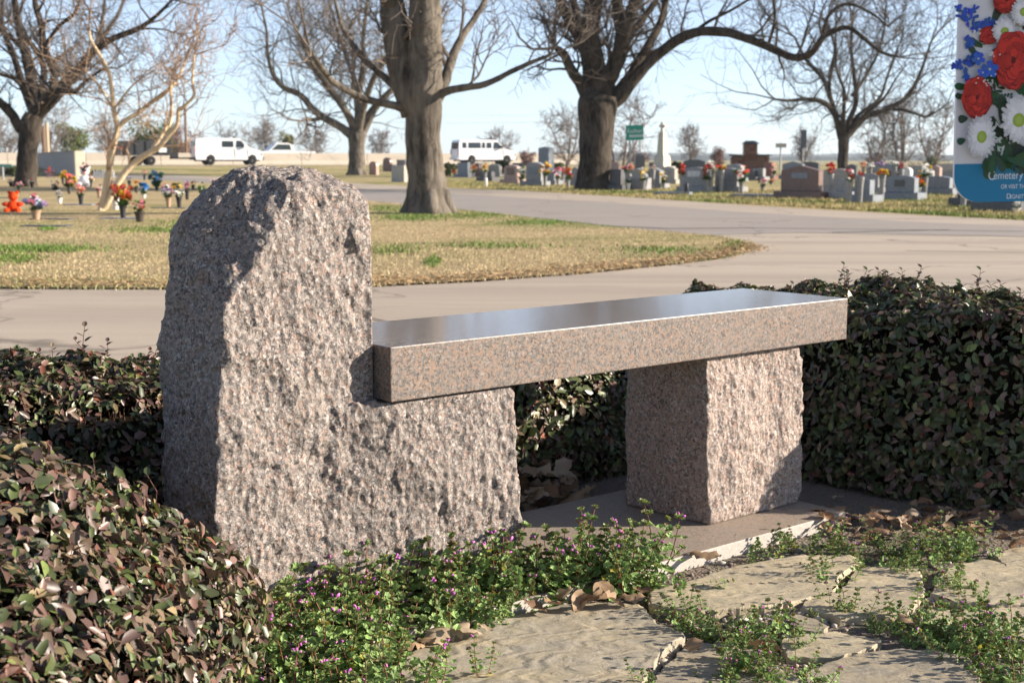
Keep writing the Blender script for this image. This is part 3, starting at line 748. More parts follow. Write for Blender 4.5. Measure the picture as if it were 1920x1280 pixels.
# ------------------------------------------------------------------ flowering weeds between the flagstones
def weed_leaf(mb, o, ax, nn, s, col):
    bb = nn.cross(ax); vs = [o + ax*s*.45 - nn*s*.06]; K = 11
    for k in range(K):
        an = -2.6 + 5.2*k/(K-1); r = (.56 if k % 2 else .43)
        vs.append(o + ax*(s*(.48 + r*math.cos(an))) + bb*(s*r*1.05*math.sin(an)) + nn*s*(.10 if k % 2 else .16)*random.uniform(.5, 1.3))
    mb.add(vs, [(0, k, k+1) for k in range(1, K)] + [(0, K, 1)], 0, col)
def stem_variant(i):
    random.seed(100+i)
    L = random.uniform(.07, .155); bend = random.uniform(.1, .55); a0 = random.random()*6.28
    pts = []; n = 7
    for k in range(n):
        f = k/(n-1); pts.append(Vector((math.cos(a0)*bend*L*(1-f)*f*1.2, math.sin(a0)*bend*L*(1-f)*f*1.2, L*f)))
    st = MB(); rc = random.uniform(.7, 1.2); st.tube(pts, [.0013-.0005*k/n for k in range(n)], 5, 0, (.24*rc, .10*rc, .055))
    lv = MB(); g = random.uniform(.8, 1.25)
    nw = random.randint(5, 7)
    for wv in range(nw):
        f = .1 + .9*(wv/(nw-1))**.8; k = min(n-2, int(f*(n-1))); q = pts[k].lerp(pts[k+1], f*(n-1)-k)
        top = f > .78; cnt = 8 if top else random.choice([3, 4, 5]); s = random.uniform(.0105, .0165)*(.8 if top else (1.25 if f < .5 else 1))
        r0 = random.random()*6.28
        for c in range(cnt):
            an = r0 + c*6.283/cnt + random.gauss(0, .25); el = random.uniform(-.1, .6) + (.45*random.random() if top else 0)
            ax = Vector((math.cos(an)*math.cos(el), math.sin(an)*math.cos(el), math.sin(el)))
            nn = (Vector((random.gauss(0, .3), random.gauss(0, .3), 1)) - ax*ax.z).normalized(); nn = (nn - ax*nn.dot(ax)).normalized()
            pet = random.uniform(.1, .9)*s if not top else 0
            gg = g*random.uniform(.7, 1.3); col = (.20*gg, .30*gg, .095*gg) if not (top and random.random() < .35) else (.20*gg, .20*gg, .085*gg)
            if random.random() < .04: col = (.30*gg, .27*gg, .05)
            weed_leaf(lv, q + ax*pet, ax, nn, s, col)
    fl = None
    if i % 3 == 0:
        fl = MB(); tp = pts[-1]
        for c in range(random.randint(2, 4)):
            an = random.random()*6.28; d = Vector((math.cos(an)*.6, math.sin(an)*.6, 1)).normalized(); l = random.uniform(.008, .013)
            b = tp + Vector((0, 0, -.002))
            fl.tube([b, b+d*l*.6, b+d*l, b+d*l*1.12+Vector((math.cos(an)*.003, math.sin(an)*.003, -.001))], [.0006, .0009, .0016, .0021], 6, 0, random.choice([(.62, .16, .50), (.55, .13, .52), (.70, .24, .55)]))
    return (st.mesh('stem', M_WEED, True), lv.mesh('leaves', M_WEED), fl.mesh('flower', M_PETAL, True) if fl else None)
SV = [stem_variant(i) for i in range(24)]
def weed(px, py, n, spread, label, group, sc=1.0, tilt=.5, z=0.0):
    g = G(px, py, z); root = empty('flowering_weed', g); tag(root, label, 'weed', group)
    for k in range(n):
        st, lv, fl = random.choice(SV)
        r = spread*math.sqrt(random.random()); an = random.random()*6.28
        o = link('stem', st, root, None, (r*math.cos(an), r*math.sin(an), -.004))
        s = sc*random.uniform(.65, 1.15); o.scale = (s, s, s)
        ti = tilt*(r/spread)*random.uniform(.4, 1.3)
        o.rotation_euler = (Matrix.Rotation(ti, 3, Vector((-math.sin(an), math.cos(an), 0))) @ Matrix.Rotation(random.random()*6.28, 3, 'Z')).to_euler()
        l = link('leaves', lv, o); l['kind'] = 'stuff'
        if fl: link('flower', fl, o)
random.seed(21)
ORD = ['first', 'second', 'third', 'fourth', 'fifth', 'sixth', 'seventh', 'eighth', 'ninth', 'tenth', 'eleventh', 'twelfth']
def row(pts, n0, spread, what, group, sc, tilt):
    for i, q in enumerate(sorted(pts)):
        weed(q[0] + random.uniform(-8, 8), q[1], int(q[2] if len(q) > 2 else n0), spread, ORD[i] + ' clump from the left ' + what, group, sc, tilt)
G1 = 'weed patch before the boulder'
row([(440,1150),(490,1140),(560,1120),(630,1130),(700,1140),(770,1140),(840,1140),(905,1135),(965,1130)], 36, .064, 'in the weed row along the boulder foot', G1, 1.06, .6)
row([(525,1200),(600,1200),(670,1205),(740,1190),(815,1180),(890,1170)], 34, .064, 'in the middle row of the green weed patch', G1, 1.06, .6)
row([(440,1230),(470,1270),(540,1285),(620,1285),(695,1270)], 34, .064, 'in the front row of the green weed patch', G1, 1.06, .6)
row([(500,1390),(600,1390),(690,1380)], 24, .06, 'of the weeds at the bottom edge below the boulder', G1, 1.05, .55)
row([(1075,1112,22),(1130,1108,24),(1185,1106,20),(1010,1128,24)], 20, .05, 'of tall flowering weeds before the base slab', 'weeds by the base slab', 1.1, .5)
row([(1402,1046,3),(1447,1040,5),(1490,1034,7),(1535,1030,6),(1590,1036,3)], 8, .045, 'of small weeds along the base slab corner', 'weeds at the slab corner', .60, .9)
row([(1640,1052,8),(1690,1050,9),(1740,1048,12),(1790,1046,12),(1835,1040,7),(1660,1080,4)], 8, .05, 'of weeds beside the right leaf litter', 'weeds beside the litter', .62, 1.0)
row([(1560,1098,6),(1592,1085,5),(1735,1085,6),(1760,1110,8),(1800,1135,8),(1850,1132,4),(1600,1170,7),(1650,1178,9),(1700,1185,9),(1560,1150,3)], 8, .042, 'of weeds in the pale flagstone joints', 'weeds in the flagstone joints', .58, 1.0)
row([(1310,1185,8),(1355,1200,11),(1410,1205,12),(1460,1215,11),(1400,1250,12),(1455,1262,12),(1500,1285,9),(1360,1300,9),(1440,1330,12),(1262,1172,4)], 10, .05, 'of low weeds right of the pebble joint', 'foreground weeds on the right', .62, 1.0)
row([(1745,1200,8),(1790,1210,11),(1840,1215,13),(1890,1215,13),(1930,1230,12),(1860,1262,12),(1915,1275,12),(1900,1330,12)], 12, .055, 'of weeds at the lower right patio edge', 'weeds at the lower right edge', .72, .9)
weed(1215, 1292, 3, .02, 'lone tiny weed at the bottom end of the pebble joint', 'lone weeds', .6)
weed(905, 1285, 3, .012, 'single thin weed sprig on the big flagstone', 'lone weeds', .7)
weed(800, 1300, 6, .02, 'small flowering sprig at the lower left of the big flagstone', 'lone weeds', .75)
weed(1285, 1118, 3, .02, 'weed sprig lying over the flagstone beside the slab edge', 'lone weeds', .7, 1.4)

# ------------------------------------------------------------------ fallen leaves
def dry_leaf(i):
    random.seed(500+i); K = 9; L = 1.0; lob = random.choice([0, 0, .22]); curl = random.uniform(.3, 1.6); tw = random.uniform(-.6, .6)
    rows = []
    for k in range(K+1):
        f = k/K; wv = .34*math.sin(math.pi*f**.85)**.8*(1 + lob*math.sin(f*20)); rows.append((f-.5, max(.012, wv)))
    V = []; c0 = random.choice([(.24, .14, .075), (.31, .21, .125), (.19, .115, .07), (.38, .29, .20), (.25, .20, .155)]); ph = random.random()*6  # leaf tones darkened to paint in the hedge's shade over the litter
    for x, wd in rows:
        for s in (-1, -.5, 0, .5, 1):
            y = s*wd; z = curl*.55*(y*y*2.2) + .28*curl*x*x + .05*math.sin(x*9+ph)*s + tw*x*y + .04*abs(s)*math.sin(x*23+ph)
            V.append((x, y, z))
    Fc = [(r*5+c, r*5+c+1, (r+1)*5+c+1, (r+1)*5+c) for r in range(K) for c in range(4)]
    m = MB(); m.add(V, Fc, 0, c0)
    m.tube([(-.5, 0, rows[0][0]**2*.28*curl), (-.62, .02, .1), (-.72, .05, .14)], [.012, .01, .008], 4, 0, tuple(x*.6 for x in c0))
    zs = min(v[2] for v in m.v); m.v = [(v[0], v[1], v[2]-zs) for v in m.v]
    return m.mesh('fallen_leaf', M_DRY, True)
DL = [dry_leaf(i) for i in range(18)]
def fleaf(px, py, s, label, group, z=.03, flip=None, at=None):
    g = at if at is not None else G(px, py, z); o = link('fallen_leaf', random.choice(DL), None, None, g); tag(o, label, 'leaf', group)
    o.scale = (s, s*random.uniform(.8, 1.15), s*random.uniform(.7, 1.3))
    if random.random() < .35 or flip: o.rotation_euler = (R(180)+random.gauss(0, .25), random.gauss(0, .25), random.random()*6.28); o.location.z += .22*s
    else: o.rotation_euler = (random.gauss(0, .3), random.gauss(0, .3), random.random()*6.28); o.location.z += .05*s
    return o
random.seed(33)
for px, py, s in [(716,1208,.05),(742,1200,.06),(772,1212,.055),(800,1206,.05),(822,1196,.06),(850,1188,.065),(880,1190,.06),(908,1180,.05)]:
    fleaf(px, py, s, 'tan curled leaf on the flagstone below the green weed patch', 'dry leaves below the weed patch')
for px, py, s in [(1000,1140,.06),(1040,1135,.065),(1085,1132,.06),(1110,1130,.07),(1150,1128,.05),(1190,1126,.06),(1060,1118,.06),(1130,1112,.06),(1205,1112,.055)]:
    fleaf(px, py, s, 'brown curled leaf caught under the weeds beside the slab', 'dry leaves under the slab weeds')
fleaf(1322, 1048, .075, 'pale tan leaf lying along the front edge of the base slab', None)
fleaf(1432, 1222, .065, 'upright brown curled leaf among the foreground weeds', None)
fleaf(1300, 1215, .05, 'grey brown curled leaf at the top of the pebble joint', None)
fleaf(1700, 1165, .045, 'small dark dry leaf in the weeds of the middle joint', None)
fleaf(1905, 1022, .07, 'orange brown leaf on the corner flagstone at the right edge', None)
random.seed(5)
for k in range(110):
    px = random.uniform(1530, 1925); py = random.gauss(980, 20) - max(0, (1600-px))*.3
    fleaf(px, py, random.uniform(.028, .065), 'curled dry leaf in the litter below the dark right hedge', 'leaf litter below the right hedge', random.uniform(.0, .035))
for k in range(120):
    u = random.uniform(.33, 1.0); v = random.uniform(.30, .66) if u < .55 else random.uniform(.42, .68)
    fleaf(0, 0, random.uniform(.05, .10), 'dry leaf heaped under the seat against the hedge', 'leaf heap under the seat', at=UV(u, v, (PZ if v < .4 else .0) + random.uniform(0, .10)*max(0, min(1, (v-.3)*4))))
# ------------------------------------------------------------------ trees
def catmull(pts, n=5):
    out = []
    P = [pts[0]] + list(pts) + [pts[-1]]
    for i in range(1, len(P)-2):
        p0, p1, p2, p3 = P[i-1], P[i], P[i+1], P[i+2]
        for j in range(n):
            t = j/n; out.append(tuple(0.5*((2*b) + (-a+c)*t + (2*a-5*b+4*c-d)*t*t + (-a+3*b-3*c+d)*t**3) for a, b, c, d in zip(p0, p1, p2, p3)))
    out.append(tuple(pts[-1])); return out
def twig_run(mb, p, d, L, r, lev, rng, col=None, up=.12, kids=(4, 6), wander=.32):
    """one shoot with its side shoots, down to hair-thin tips"""
    n = 4 if lev > 0 else 3; pts = [Vector(p)]; dirs = []; d = Vector(d).normalized()
    for i in range(n):
        d = (d + Vector((rng.gauss(0, wander), rng.gauss(0, wander), rng.gauss(0, wander) + up))).normalized()
        pts.append(pts[-1] + d*(L/n)); dirs.append(d.copy())
    rad = [max(r*(1 - .75*i/n), TWMIN) for i in range(n+1)]
    mb.tube(pts, rad, 3 if r < .03 else 5, 0, None, False)
    if lev <= 0: return
    k = rng.randint(*kids)
    for i in range(k):
        f = .2 + .8*(i + rng.random())/k; j = min(n-1, int(f*n)); q = pts[j].lerp(pts[j+1], f*n - j) if f < 1 else pts[-1]
        ax = dirs[j].orthogonal().normalized(); ax.rotate(Matrix.Rotation(rng.random()*6.283, 3, dirs[j]))
        nd = (dirs[j]*rng.uniform(.5, 1.0) + ax*rng.uniform(.6, 1.1)).normalized()
        twig_run(mb, q, nd, L*rng.uniform(.42, .68), max(r*(1-.6*f)*.6, TWMIN), lev-1, rng, col, up, kids, wander)
TWMIN = .006
def tree(name, Y, trunk, limbs, label, mb_mat, tw_mat, seed, extra=8, shoot=(1.2, 2.6), shoots=10, lev=2, group=None, base_flare=1.25, dspread=.5, twmin=.006, top=None, up=.12):
    """trunk and limbs are pixel polylines (px, py, half width px) at depth Y; limbs lean off in depth too"""
    global TWMIN; TWMIN = twmin; rng = random.Random(seed); k = Y/F
    b = A(trunk[0][0], trunk[0][1], Y); root = empty(name, (b.x, b.y, 0)); tag(root, label, 'tree', group); off = Vector((b.x, b.y, 0))
    tp = catmull([(*A(x, y, Y), r*k) for x, y, r in trunk], 5)
    m = MB(); tp = [(tp[0][0], tp[0][1], -.15, tp[0][3]*base_flare)] + tp[1:]
    m.tube([Vector(p[:3])-off for p in tp], [p[3]*(1 + .06*math.exp(-(p[2])/.25)) for p in tp], 20, 0, None, True, .13)
    # root flare lobes
    for i in range(6):
        an = i*1.05 + rng.random(); rr = trunk[0][2]*k
        m.tube([Vector((math.cos(an)*rr*.55, math.sin(an)*rr*.55, .9*rr)), Vector((math.cos(an)*rr*.82, math.sin(an)*rr*.82, .22*rr)), Vector((math.cos(an)*rr*1.2, math.sin(an)*rr*1.2, -.06))], [rr*.30, rr*.28, rr*.12], 7, 0, None, True, .2)
    m.build('trunk', mb_mat, root, True)
    tw = MB(); spawn = []
    allb = []
    for li, lb in enumerate(limbs):
        dd = lb[0]; pts = lb[1]; n = len(pts)
        pl = []
        for i, (x, y, r) in enumerate(pts):
            yy = Y + dd*(i/(n-1))**1.3*1.0; pl.append((*A(x, y, yy), r*yy/F))
        allb.append(pl)
    # limbs that leave towards and away from the lens, above the fork
    fx = Vector(tp[-1][:3]); fr = tp[-1][3]
    for e in range(extra):
        an = 6.283*e/max(1, extra) + rng.random(); L = rng.uniform(.5, 1)*(top or 6)
        d = Vector((math.cos(an)*.5, math.sin(an)*1.0, rng.uniform(.5, 1.1))).normalized(); p = fx.copy(); pl = [(*p, fr*.5)]
        for i in range(5):
            d = (d + Vector((rng.gauss(0, .2), rng.gauss(0, .2), rng.gauss(0, .2)+.05))).normalized(); p = p + d*L/5; pl.append((*p, fr*.5*(1-.16*(i+1))))
        allb.append(pl)
    for pl in allb:
        cp = catmull(pl, 4); m = MB()
        m.tube([Vector(p[:3])-off for p in cp], [max(p[3], .012) for p in cp], 9, 0, None, True, .14)
        m.build('branch', mb_mat, root, True)
        tot = sum((Vector(cp[i][:3])-Vector(cp[i+1][:3])).length for i in range(len(cp)-1))
        ns = int(shoots*max(.5, tot/4.0))
        for s in range(ns):
            f = .18 + .82*(s+rng.random())/ns; i = min(len(cp)-2, int(f*(len(cp)-1))); a, c = Vector(cp[i][:3]), Vector(cp[i+1][:3]); q = a.lerp(c, rng.random()); d0 = (c-a).normalized()
            ax = d0.orthogonal().normalized(); ax.rotate(Matrix.Rotation(rng.random()*6.283, 3, d0))
            nd = (d0*rng.uniform(.3, .9) + ax + Vector((0, 0, .3))).normalized()
            twig_run(tw, q-off, nd, rng.uniform(*shoot), min(max(cp[i][3]*.45, twmin*1.5), .05), lev, rng, None, up)
        e = Vector(cp[-1][:3]); d0 = (e - Vector(cp[-2][:3])).normalized()
        for s in range(3): twig_run(tw, e-off, (d0 + Vector((rng.gauss(0, .4), rng.gauss(0, .4), rng.gauss(0, .3)))).normalized(), rng.uniform(*shoot)*1.2, max(cp[-1][3]*.8, twmin), lev, rng, None, up)
    o = tw.build('twigs', tw_mat, root); o['kind'] = 'stuff'
    return root
def c2(pts, ox, oy, s): return [(ox + x/s, oy + y/s, r) for x, y, r in pts]
# centre tree on the island
tree('oak_tree', 23.2, [(803,402,46),(801,372,38.5),(798,320,34),(793,250,33),(794,170,35.5),(797,90,32),(797,0,30),(795,-140,28),(790,-300,20)],
     [(.3, [(776,215,24),(757,150,26),(745,90,26),(737,20,24),(722,-90,20),(700,-250,13),(670,-400,8)]),
      (-1.5, [(768,212,9),(743,199,8),(695,189,7),(661,175,6.5),(626,155,6),(606,131,5),(592,110,4),(581,93,3)]),
      (1.8, [(770,180,10),(736,158,8),(705,131,6.5),(681,110,6),(655,75,5),(640,48,4),(628,0,3)]),
      (1.2, [(815,190,14),(832,158,11),(846,113,9),(867,69,7),(901,17,5),(940,-60,4)]),
      (-1.0, [(815,195,10),(829,175,8),(867,165,7),(911,158,6),(960,134,5),(1000,116,4),(1030,104,3)]),
      (2.5, [(797,-60,16),(850,-150,12),(920,-260,8),(1000,-360,5)]), (-2.5, [(795,-100,14),(740,-220,10),(650,-300,7),(540,-380,4)]), (-2.0, [(737,10,12),(650,-70,8),(560,-140,6),(480,-200,4)])],
     'thick grey barked oak trunk standing on the lawn island behind the seat', M_BARKG, M_TWIGG, 5, 4, (.7, 1.6), 8, 2, None, 1.04, top=5, twmin=.0055)
tree('oak_tree', 42.2, [(1111,358,34),(1113,330,31),(1117,280,30),(1119,230,34),(1121,196,38),(1124,178,34)],
     [(-1, [(1108,190,18),(1090,158,12),(1074,137,10),(1057,103,8),(1040,88,5)]),
      (1, [(1112,185,20),(1106,150,15),(1102,113,12),(1085,69,11),(1057,20,9),(1030,-60,7),(1000,-160,5)]),
      (2.5, [(1104,120,9),(1108,95,9),(1112,69,8),(1122,10,8),(1128,-80,6),(1120,-200,4)]),
      (-1.5, [(1132,190,20),(1142,155,13),(1153,131,12),(1164,62,11),(1157,0,10),(1150,-110,8),(1160,-230,5)]),
      (2, [(1150,185,14),(1172,155,10),(1191,127,9),(1215,86,8),(1239,41,7),(1248,0,6),(1262,-100,4)]),
      (-3, [(1145,190,18),(1164,179,14),(1198,137,11),(1250,89,10),(1301,62,9),(1356,60,8.5),(1400,72,8),(1443,89,7.5),(1488,108,7),(1522,99,6.5),(1546,68,5.5),(1587,52,4.5),(1615,68,3.8),(1649,96,3),(1684,107,2)]),
      (-2.4, [(1440,86,3.5),(1448,60,3),(1453,34,2.8),(1450,0,2.5),(1440,-60,2)]), (-2.6, [(1540,78,3.5),(1553,31,3.2),(1587,8,3),(1632,24,2.2),(1665,50,1.6)]),
      (-1, [(1300,62,3.5),(1330,40,3),(1370,20,2.5),(1420,-10,2)]), (3, [(1248,0,5),(1320,-60,4),(1420,-110,3)])],
     'big dark oak with a long arching limb beside the far road', M_BARK, M_TWIG, 9, 5, (.9, 2.2), 9, 2, None, 1.03, top=8, twmin=.006)
tree('oak_tree', 46.5, [(48,350,21),(50,330,19),(52,280,18),(57,240,20),(64,215,17)],
     [(-1, [(56,246,14),(38,241,10),(21,213,9),(0,193,8),(-40,160,6),(-80,150,4)]),
      (1, [(62,222,14),(72,205,12),(62,165,11),(52,113,10),(38,62,8),(27,0,6),(20,-80,4)]),
      (2, [(70,215,10),(98,170,8),(100,131,7.5),(82,89,7),(77,45,6),(65,0,5),(70,-90,3)]),
      (-2, [(68,218,12),(86,203,9),(120,165,8.5),(155,127,8),(172,100,7),(213,72,6),(258,55,5),(292,31,3.5),(323,0,2.5)]),
      (-1.5, [(60,185,5),(52,175,4.5),(27,148,4),(0,139,3.5),(-40,120,2)]), (1.5, [(48,98,5),(34,82,4.5),(0,55,4),(-40,30,3)]),
      (2.5, [(172,102,4),(200,60,3.5),(225,20,3),(240,-30,2)]), (-1, [(82,90,4),(110,50,3.5),(140,25,3),(155,-20,2)])],
     'dark spreading bare oak at the left edge above the flower vases', M_BARK, M_TWIG, 15, 4, (.9, 2.3), 8, 2, None, 1.15, top=7, twmin=.0055)
tree('oak_tree', 83.0, [(669,329,17),(669,310,15.5),(669,280,14.5),(670,256,17),(671,246,15)],
     [(-2, [(664,258,10),(643,241,8),(606,220,7),(585,203,6),(564,179,5.5),(533,165,5),(513,141,4.5),(502,103,3.5),(500,60,2.5),(490,10,2)]),
      (2, [(664,246,8),(657,227,6),(640,190,5),(612,155,4.5),(592,120,4),(578,93,3),(570,40,2)]),
      (-1, [(672,250,10),(674,234,7),(674,172,6),(681,120,5),(681,69,4),(690,0,3)]),
      (1, [(680,254,8),(685,241,6.5),(705,203,5.5),(729,175,5),(760,140,4),(790,100,3)]),
      (-2, [(606,218,4.5),(590,225,4),(574,222,3.5)]), (2, [(655,225,5),(640,200,4),(610,160,3),(580,120,2)]), (3, [(674,180,4),(650,110,3),(630,50,2.5),(610,-20,2)])],
     'bare spreading oak far behind the boulder in front of the barrier', M_BARKG, M_TWIGG, 25, 4, (1.8, 4.2), 7, 2, None, 1.15, top=11, twmin=.008)
tree('oak_tree', 76.0, [(1580,331,11),(1580,310,10),(1581,285,9.5),(1582,264,10),(1583,255,9)],
     [(-2, [(1578,262,7),(1567,220,5.5),(1550,196,5),(1526,187,4),(1500,187,3.5),(1477,189,3),(1452,186,2)]),
      (2, [(1572,235,5),(1560,192,4.5),(1543,148,4),(1512,113,3),(1490,70,2)]), (-1, [(1583,256,6),(1587,237,5.5),(1605,192,4.5),(1601,137,4),(1596,86,3),(1600,30,2)]),
      (1, [(1586,258,7),(1594,250,6),(1622,220,5.5),(1660,206,5),(1701,182,4),(1728,131,3),(1745,80,2)]), (-1.5, [(1675,205,3),(1700,208,2.6),(1735,220,2)]), (2.5, [(1598,180,3.5),(1625,140,3),(1650,90,2.5),(1660,40,2)]), (3, [(1556,185,3.5),(1556,140,3),(1565,90,2.5),(1550,40,2)])],
     'medium bare oak rising behind the headstones right of the brick cross', M_BARK, M_TWIG, 35, 4, (1.6, 3.8), 6.5, 2, None, 1.1, top=9, twmin=.0075)
# crape myrtle with two pale stems
tree('crape_myrtle', 24.4, [(190,396,8),(193,390,7),(197,386,5)],
     [(0, [(188,394,6.5),(192,385,6.5),(203,327,6.5),(213,268,6),(220,243,5.5),(213,206,4.5),(208,155,4),(199,124,3.5),(172,79,2.8),(168,58,2)]),
      (.5, [(219,245,4.5),(234,227,4.5),(261,210,4),(292,186,3.8),(323,162,3.2),(333,148,2.5),(347,117,1.8)]),
      (-.3, [(194,392,6),(200,383,6),(220,344,6),(247,309,6),(282,285,5.5),(299,275,5),(316,254,4.2),(332,234,3.8),(335,206,3.5),(344,201,3.2),(364,179,3),(361,155,2.5),(364,103,1.8)]),
      (.3, [(284,283,4),(309,244,3.5),(321,223,3.2),(320,165,2.8),(322,150,2)]), (.6, [(209,200,2.6),(185,160,2.3),(160,135,1.8)]), (.9, [(320,165,2),(300,185,1.8),(262,205,1.4)]), (-.6, [(213,206,2.2),(240,170,2),(260,150,1.5)])],
     'slender crape myrtle with two pale tan leaning stems among the vases', M_CRAPE, M_CRTW, 41, 0, (.5, 1.25), 9, 2, None, 1.0, twmin=.0045)
# smaller bare trees in the distance
def bare(px, py, Y, hpx, label, seed, wpx=1.0, name='bare_tree', group='bare trees in the distance', red=False, multi=3):
    global TWMIN; TWMIN = Y*.00011; rng = random.Random(seed); b = A(px, py, Y); b.z = 0 if b.z < 0 or Y < 95 else min(b.z, .5); h = (py-hpx)*Y/F if hpx < py else 3
    root = empty(name, b); tag(root, label, 'tree' if 'tree' in name else 'shrub', group)
    t = MB(); tw = MB()
    for s in range(multi):
        an = s*6.283/multi + rng.random(); d = Vector((math.cos(an)*.35*wpx, math.sin(an)*.35*wpx, 1)).normalized(); p = Vector((0, 0, -.1)); pts = [p]; r = h*.018
        for i in range(5): d = (d + Vector((rng.gauss(0, .14)*wpx, rng.gauss(0, .14)*wpx, .08))).normalized(); p = p + d*h/6; pts.append(p)
        t.tube(pts, [r*(1-.14*i) for i in range(6)], 6)
        for i in range(1, 6):
            for q in range(4):
                ax = Vector((rng.gauss(0, 1)*wpx, rng.gauss(0, 1)*wpx, .9)).normalized(); twig_run(tw, pts[i], ax, h*rng.uniform(.18, .36), r*.4, 2, rng, None, .1, (3, 5))
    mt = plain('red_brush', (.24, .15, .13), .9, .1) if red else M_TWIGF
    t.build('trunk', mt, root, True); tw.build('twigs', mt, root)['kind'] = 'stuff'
for i, (px, py, Y, top, lab, kw) in enumerate([
    (1643, 325, 88, 205, 'bare multi stemmed tree behind the blue grey headstones, left of three', {}),
    (1690, 325, 84, 180, 'tallest bare slender tree behind the headstones near the signboard', {}),
    (1748, 325, 90, 195, 'bare leaning tree just left of the signboard edge', {}),
    (1295, 312, 120, 238, 'thin bare sapling between the obelisk and the brick cross', {}),
    (1507, 312, 120, 250, 'faint bare sapling around the dark pole banner', {}),
    (938, 312, 125, 244, 'small bare tree rising behind the right white van', {}),
    (712, 312, 122, 248, 'thin bare sapling right of the far oak trunk', {}),
    (500, 306, 135, 225, 'pale bare tree behind the barrier right of the cargo van', {}),
    (445, 306, 140, 232, 'wide bare tree above the roof of the cargo van', {'wpx': 1.5}),
    (590, 306, 150, 240, 'faint bare tree behind the barrier left of the far oak', {}),
    (345, 306, 135, 232, 'reddish bare tree behind the trailer hitch', {'red': True}),
    (15, 308, 125, 190, 'hazy bare tree at the left frame edge behind the dark oak', {'wpx': 1.3}),
    (-30, 308, 120, 175, 'tall hazy bare tree beyond the left frame edge', {'wpx': 1.3}),
    (205, 306, 135, 215, 'thin bare tree behind the crape myrtle stems', {}),
    (95, 306, 128, 190, 'bare tree between the dark oak and the round evergreen', {}),
    (1062, 318, 95, 195, 'bare brush tree left of the dark oak trunk', {'wpx': 1.4}),
    (1165, 318, 90, 165, 'bare brush tree right of the dark oak trunk', {'wpx': 1.4})]):
    bare(px, py, Y, top, lab, 60+i, **kw)
for i, (px, py, Y, top, lab) in enumerate([(985, 314, 110, 283, 'reddish winter shrub right of the passenger van'), (1195, 316, 100, 282, 'reddish brush below the green road sign'), (1345, 314, 112, 278, 'reddish winter shrub left of the brick cross'), (1640, 312, 130, 290, 'low brown brush on the skyline behind the medium oak'), (1410, 312, 118, 285, 'brown brush right behind the brick cross')]):
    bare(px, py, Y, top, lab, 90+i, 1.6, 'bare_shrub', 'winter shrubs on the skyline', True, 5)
# evergreens: leafy crowns
M_EVER = tinted('evergreen_far', .8, .15)
def evergreen(px, py, Y, wpx, hpx, label, seed, col, name='evergreen_tree', cat='tree', z0=None, dens=1.0, low=.12):
    rng = random.Random(seed); b = A(px, py, Y); k = Y/F; h = hpx*k + max(b.z, 0); low = max(low, max(b.z, 0)/h*.6); b.z = 0; root = empty(name, b); tag(root, label, cat, None); wd = wpx*k/2
    t = MB(); t.tube([(0, 0, -.4), (0, 0, h*.4), (.05*h, 0, h*.75)], [h*.04, h*.03, h*.01], 6); t.build('trunk', M_BARK, root)
    lob = [(Vector((rng.uniform(-.6, .6)*wd, rng.uniform(-.6, .6)*wd, rng.uniform(low+.15, .85)*h)), rng.uniform(.3, .5)) for i in range(9)]
    V = []; T = []; C = []; n = int(2200*dens); s = max(h*.028, .05)
    for i in range(n):
        c, r = rng.choice(lob); d = Vector((rng.gauss(0, 1), rng.gauss(0, 1), rng.gauss(0, 1))).normalized()*r*rng.uniform(.55, 1.05)
        p = c + Vector((d.x*wd*1.0, d.y*wd*1.0, d.z*h*.55)); p.z = max(p.z, low*h)
        a = Vector((rng.gauss(0, 1), rng.gauss(0, 1), rng.gauss(0, 1))).normalized(); e = a.orthogonal().normalized()
        b0 = len(V); V += [p-a*s, p+e*s*.6, p+a*s, p-e*s*.6]; T += [(b0, b0+1, b0+2), (b0, b0+2, b0+3)]; f = rng.uniform(.6, 1.4); C += [tuple(x*f for x in col)]*4
    o = link('crown', mesh_np('crown', np.array([v[:] for v in V]), np.array(T), M_EVER, np.array(C), False), root); o['kind'] = 'stuff'
evergreen(137, 292, 138, 80, 58, 'round olive evergreen behind the grey wall', 3, (.10, .12, .035))
evergreen(290, 296, 140, 100, 74, 'tall dark evergreen behind the black trailer', 4, (.075, .095, .035))
evergreen(335, 296, 150, 60, 48, 'small olive evergreen between the trailer and the van', 8, (.11, .115, .05))
evergreen(537, 297, 160, 34, 46, 'small evergreen bush above the barrier left of the far oak', 5, (.12, .12, .045))
for i, (px, py, wp, hp, Y, lab) in enumerate([(845, 328, 28, 22, 75, 'dark clipped shrub at the left end of the headstone rows'), (945, 326, 46, 24, 78, 'dark clipped shrub between the pink headstone and the van'), (1040, 322, 40, 16, 80, 'low dark shrub behind the large grey headstone'), (1440, 322, 26, 18, 72, 'dark round shrub left of the red granite headstone'), (1750, 322, 40, 28, 80, 'flat topped dark shrub behind the headstones by the signboard'), (1270, 322, 26, 20, 76, 'dark shrub beside the obelisk base'), (183, 330, 22, 10, 80, 'low green hedge bush behind the white picket fence'), (22, 328, 34, 14, 70, 'dark low bush at the left behind the oak trunk')]):
    evergreen(px, py, Y, wp, hp, lab, 20+i, (.05, .062, .022), 'clipped_shrub', 'shrub', None, .5, .02)
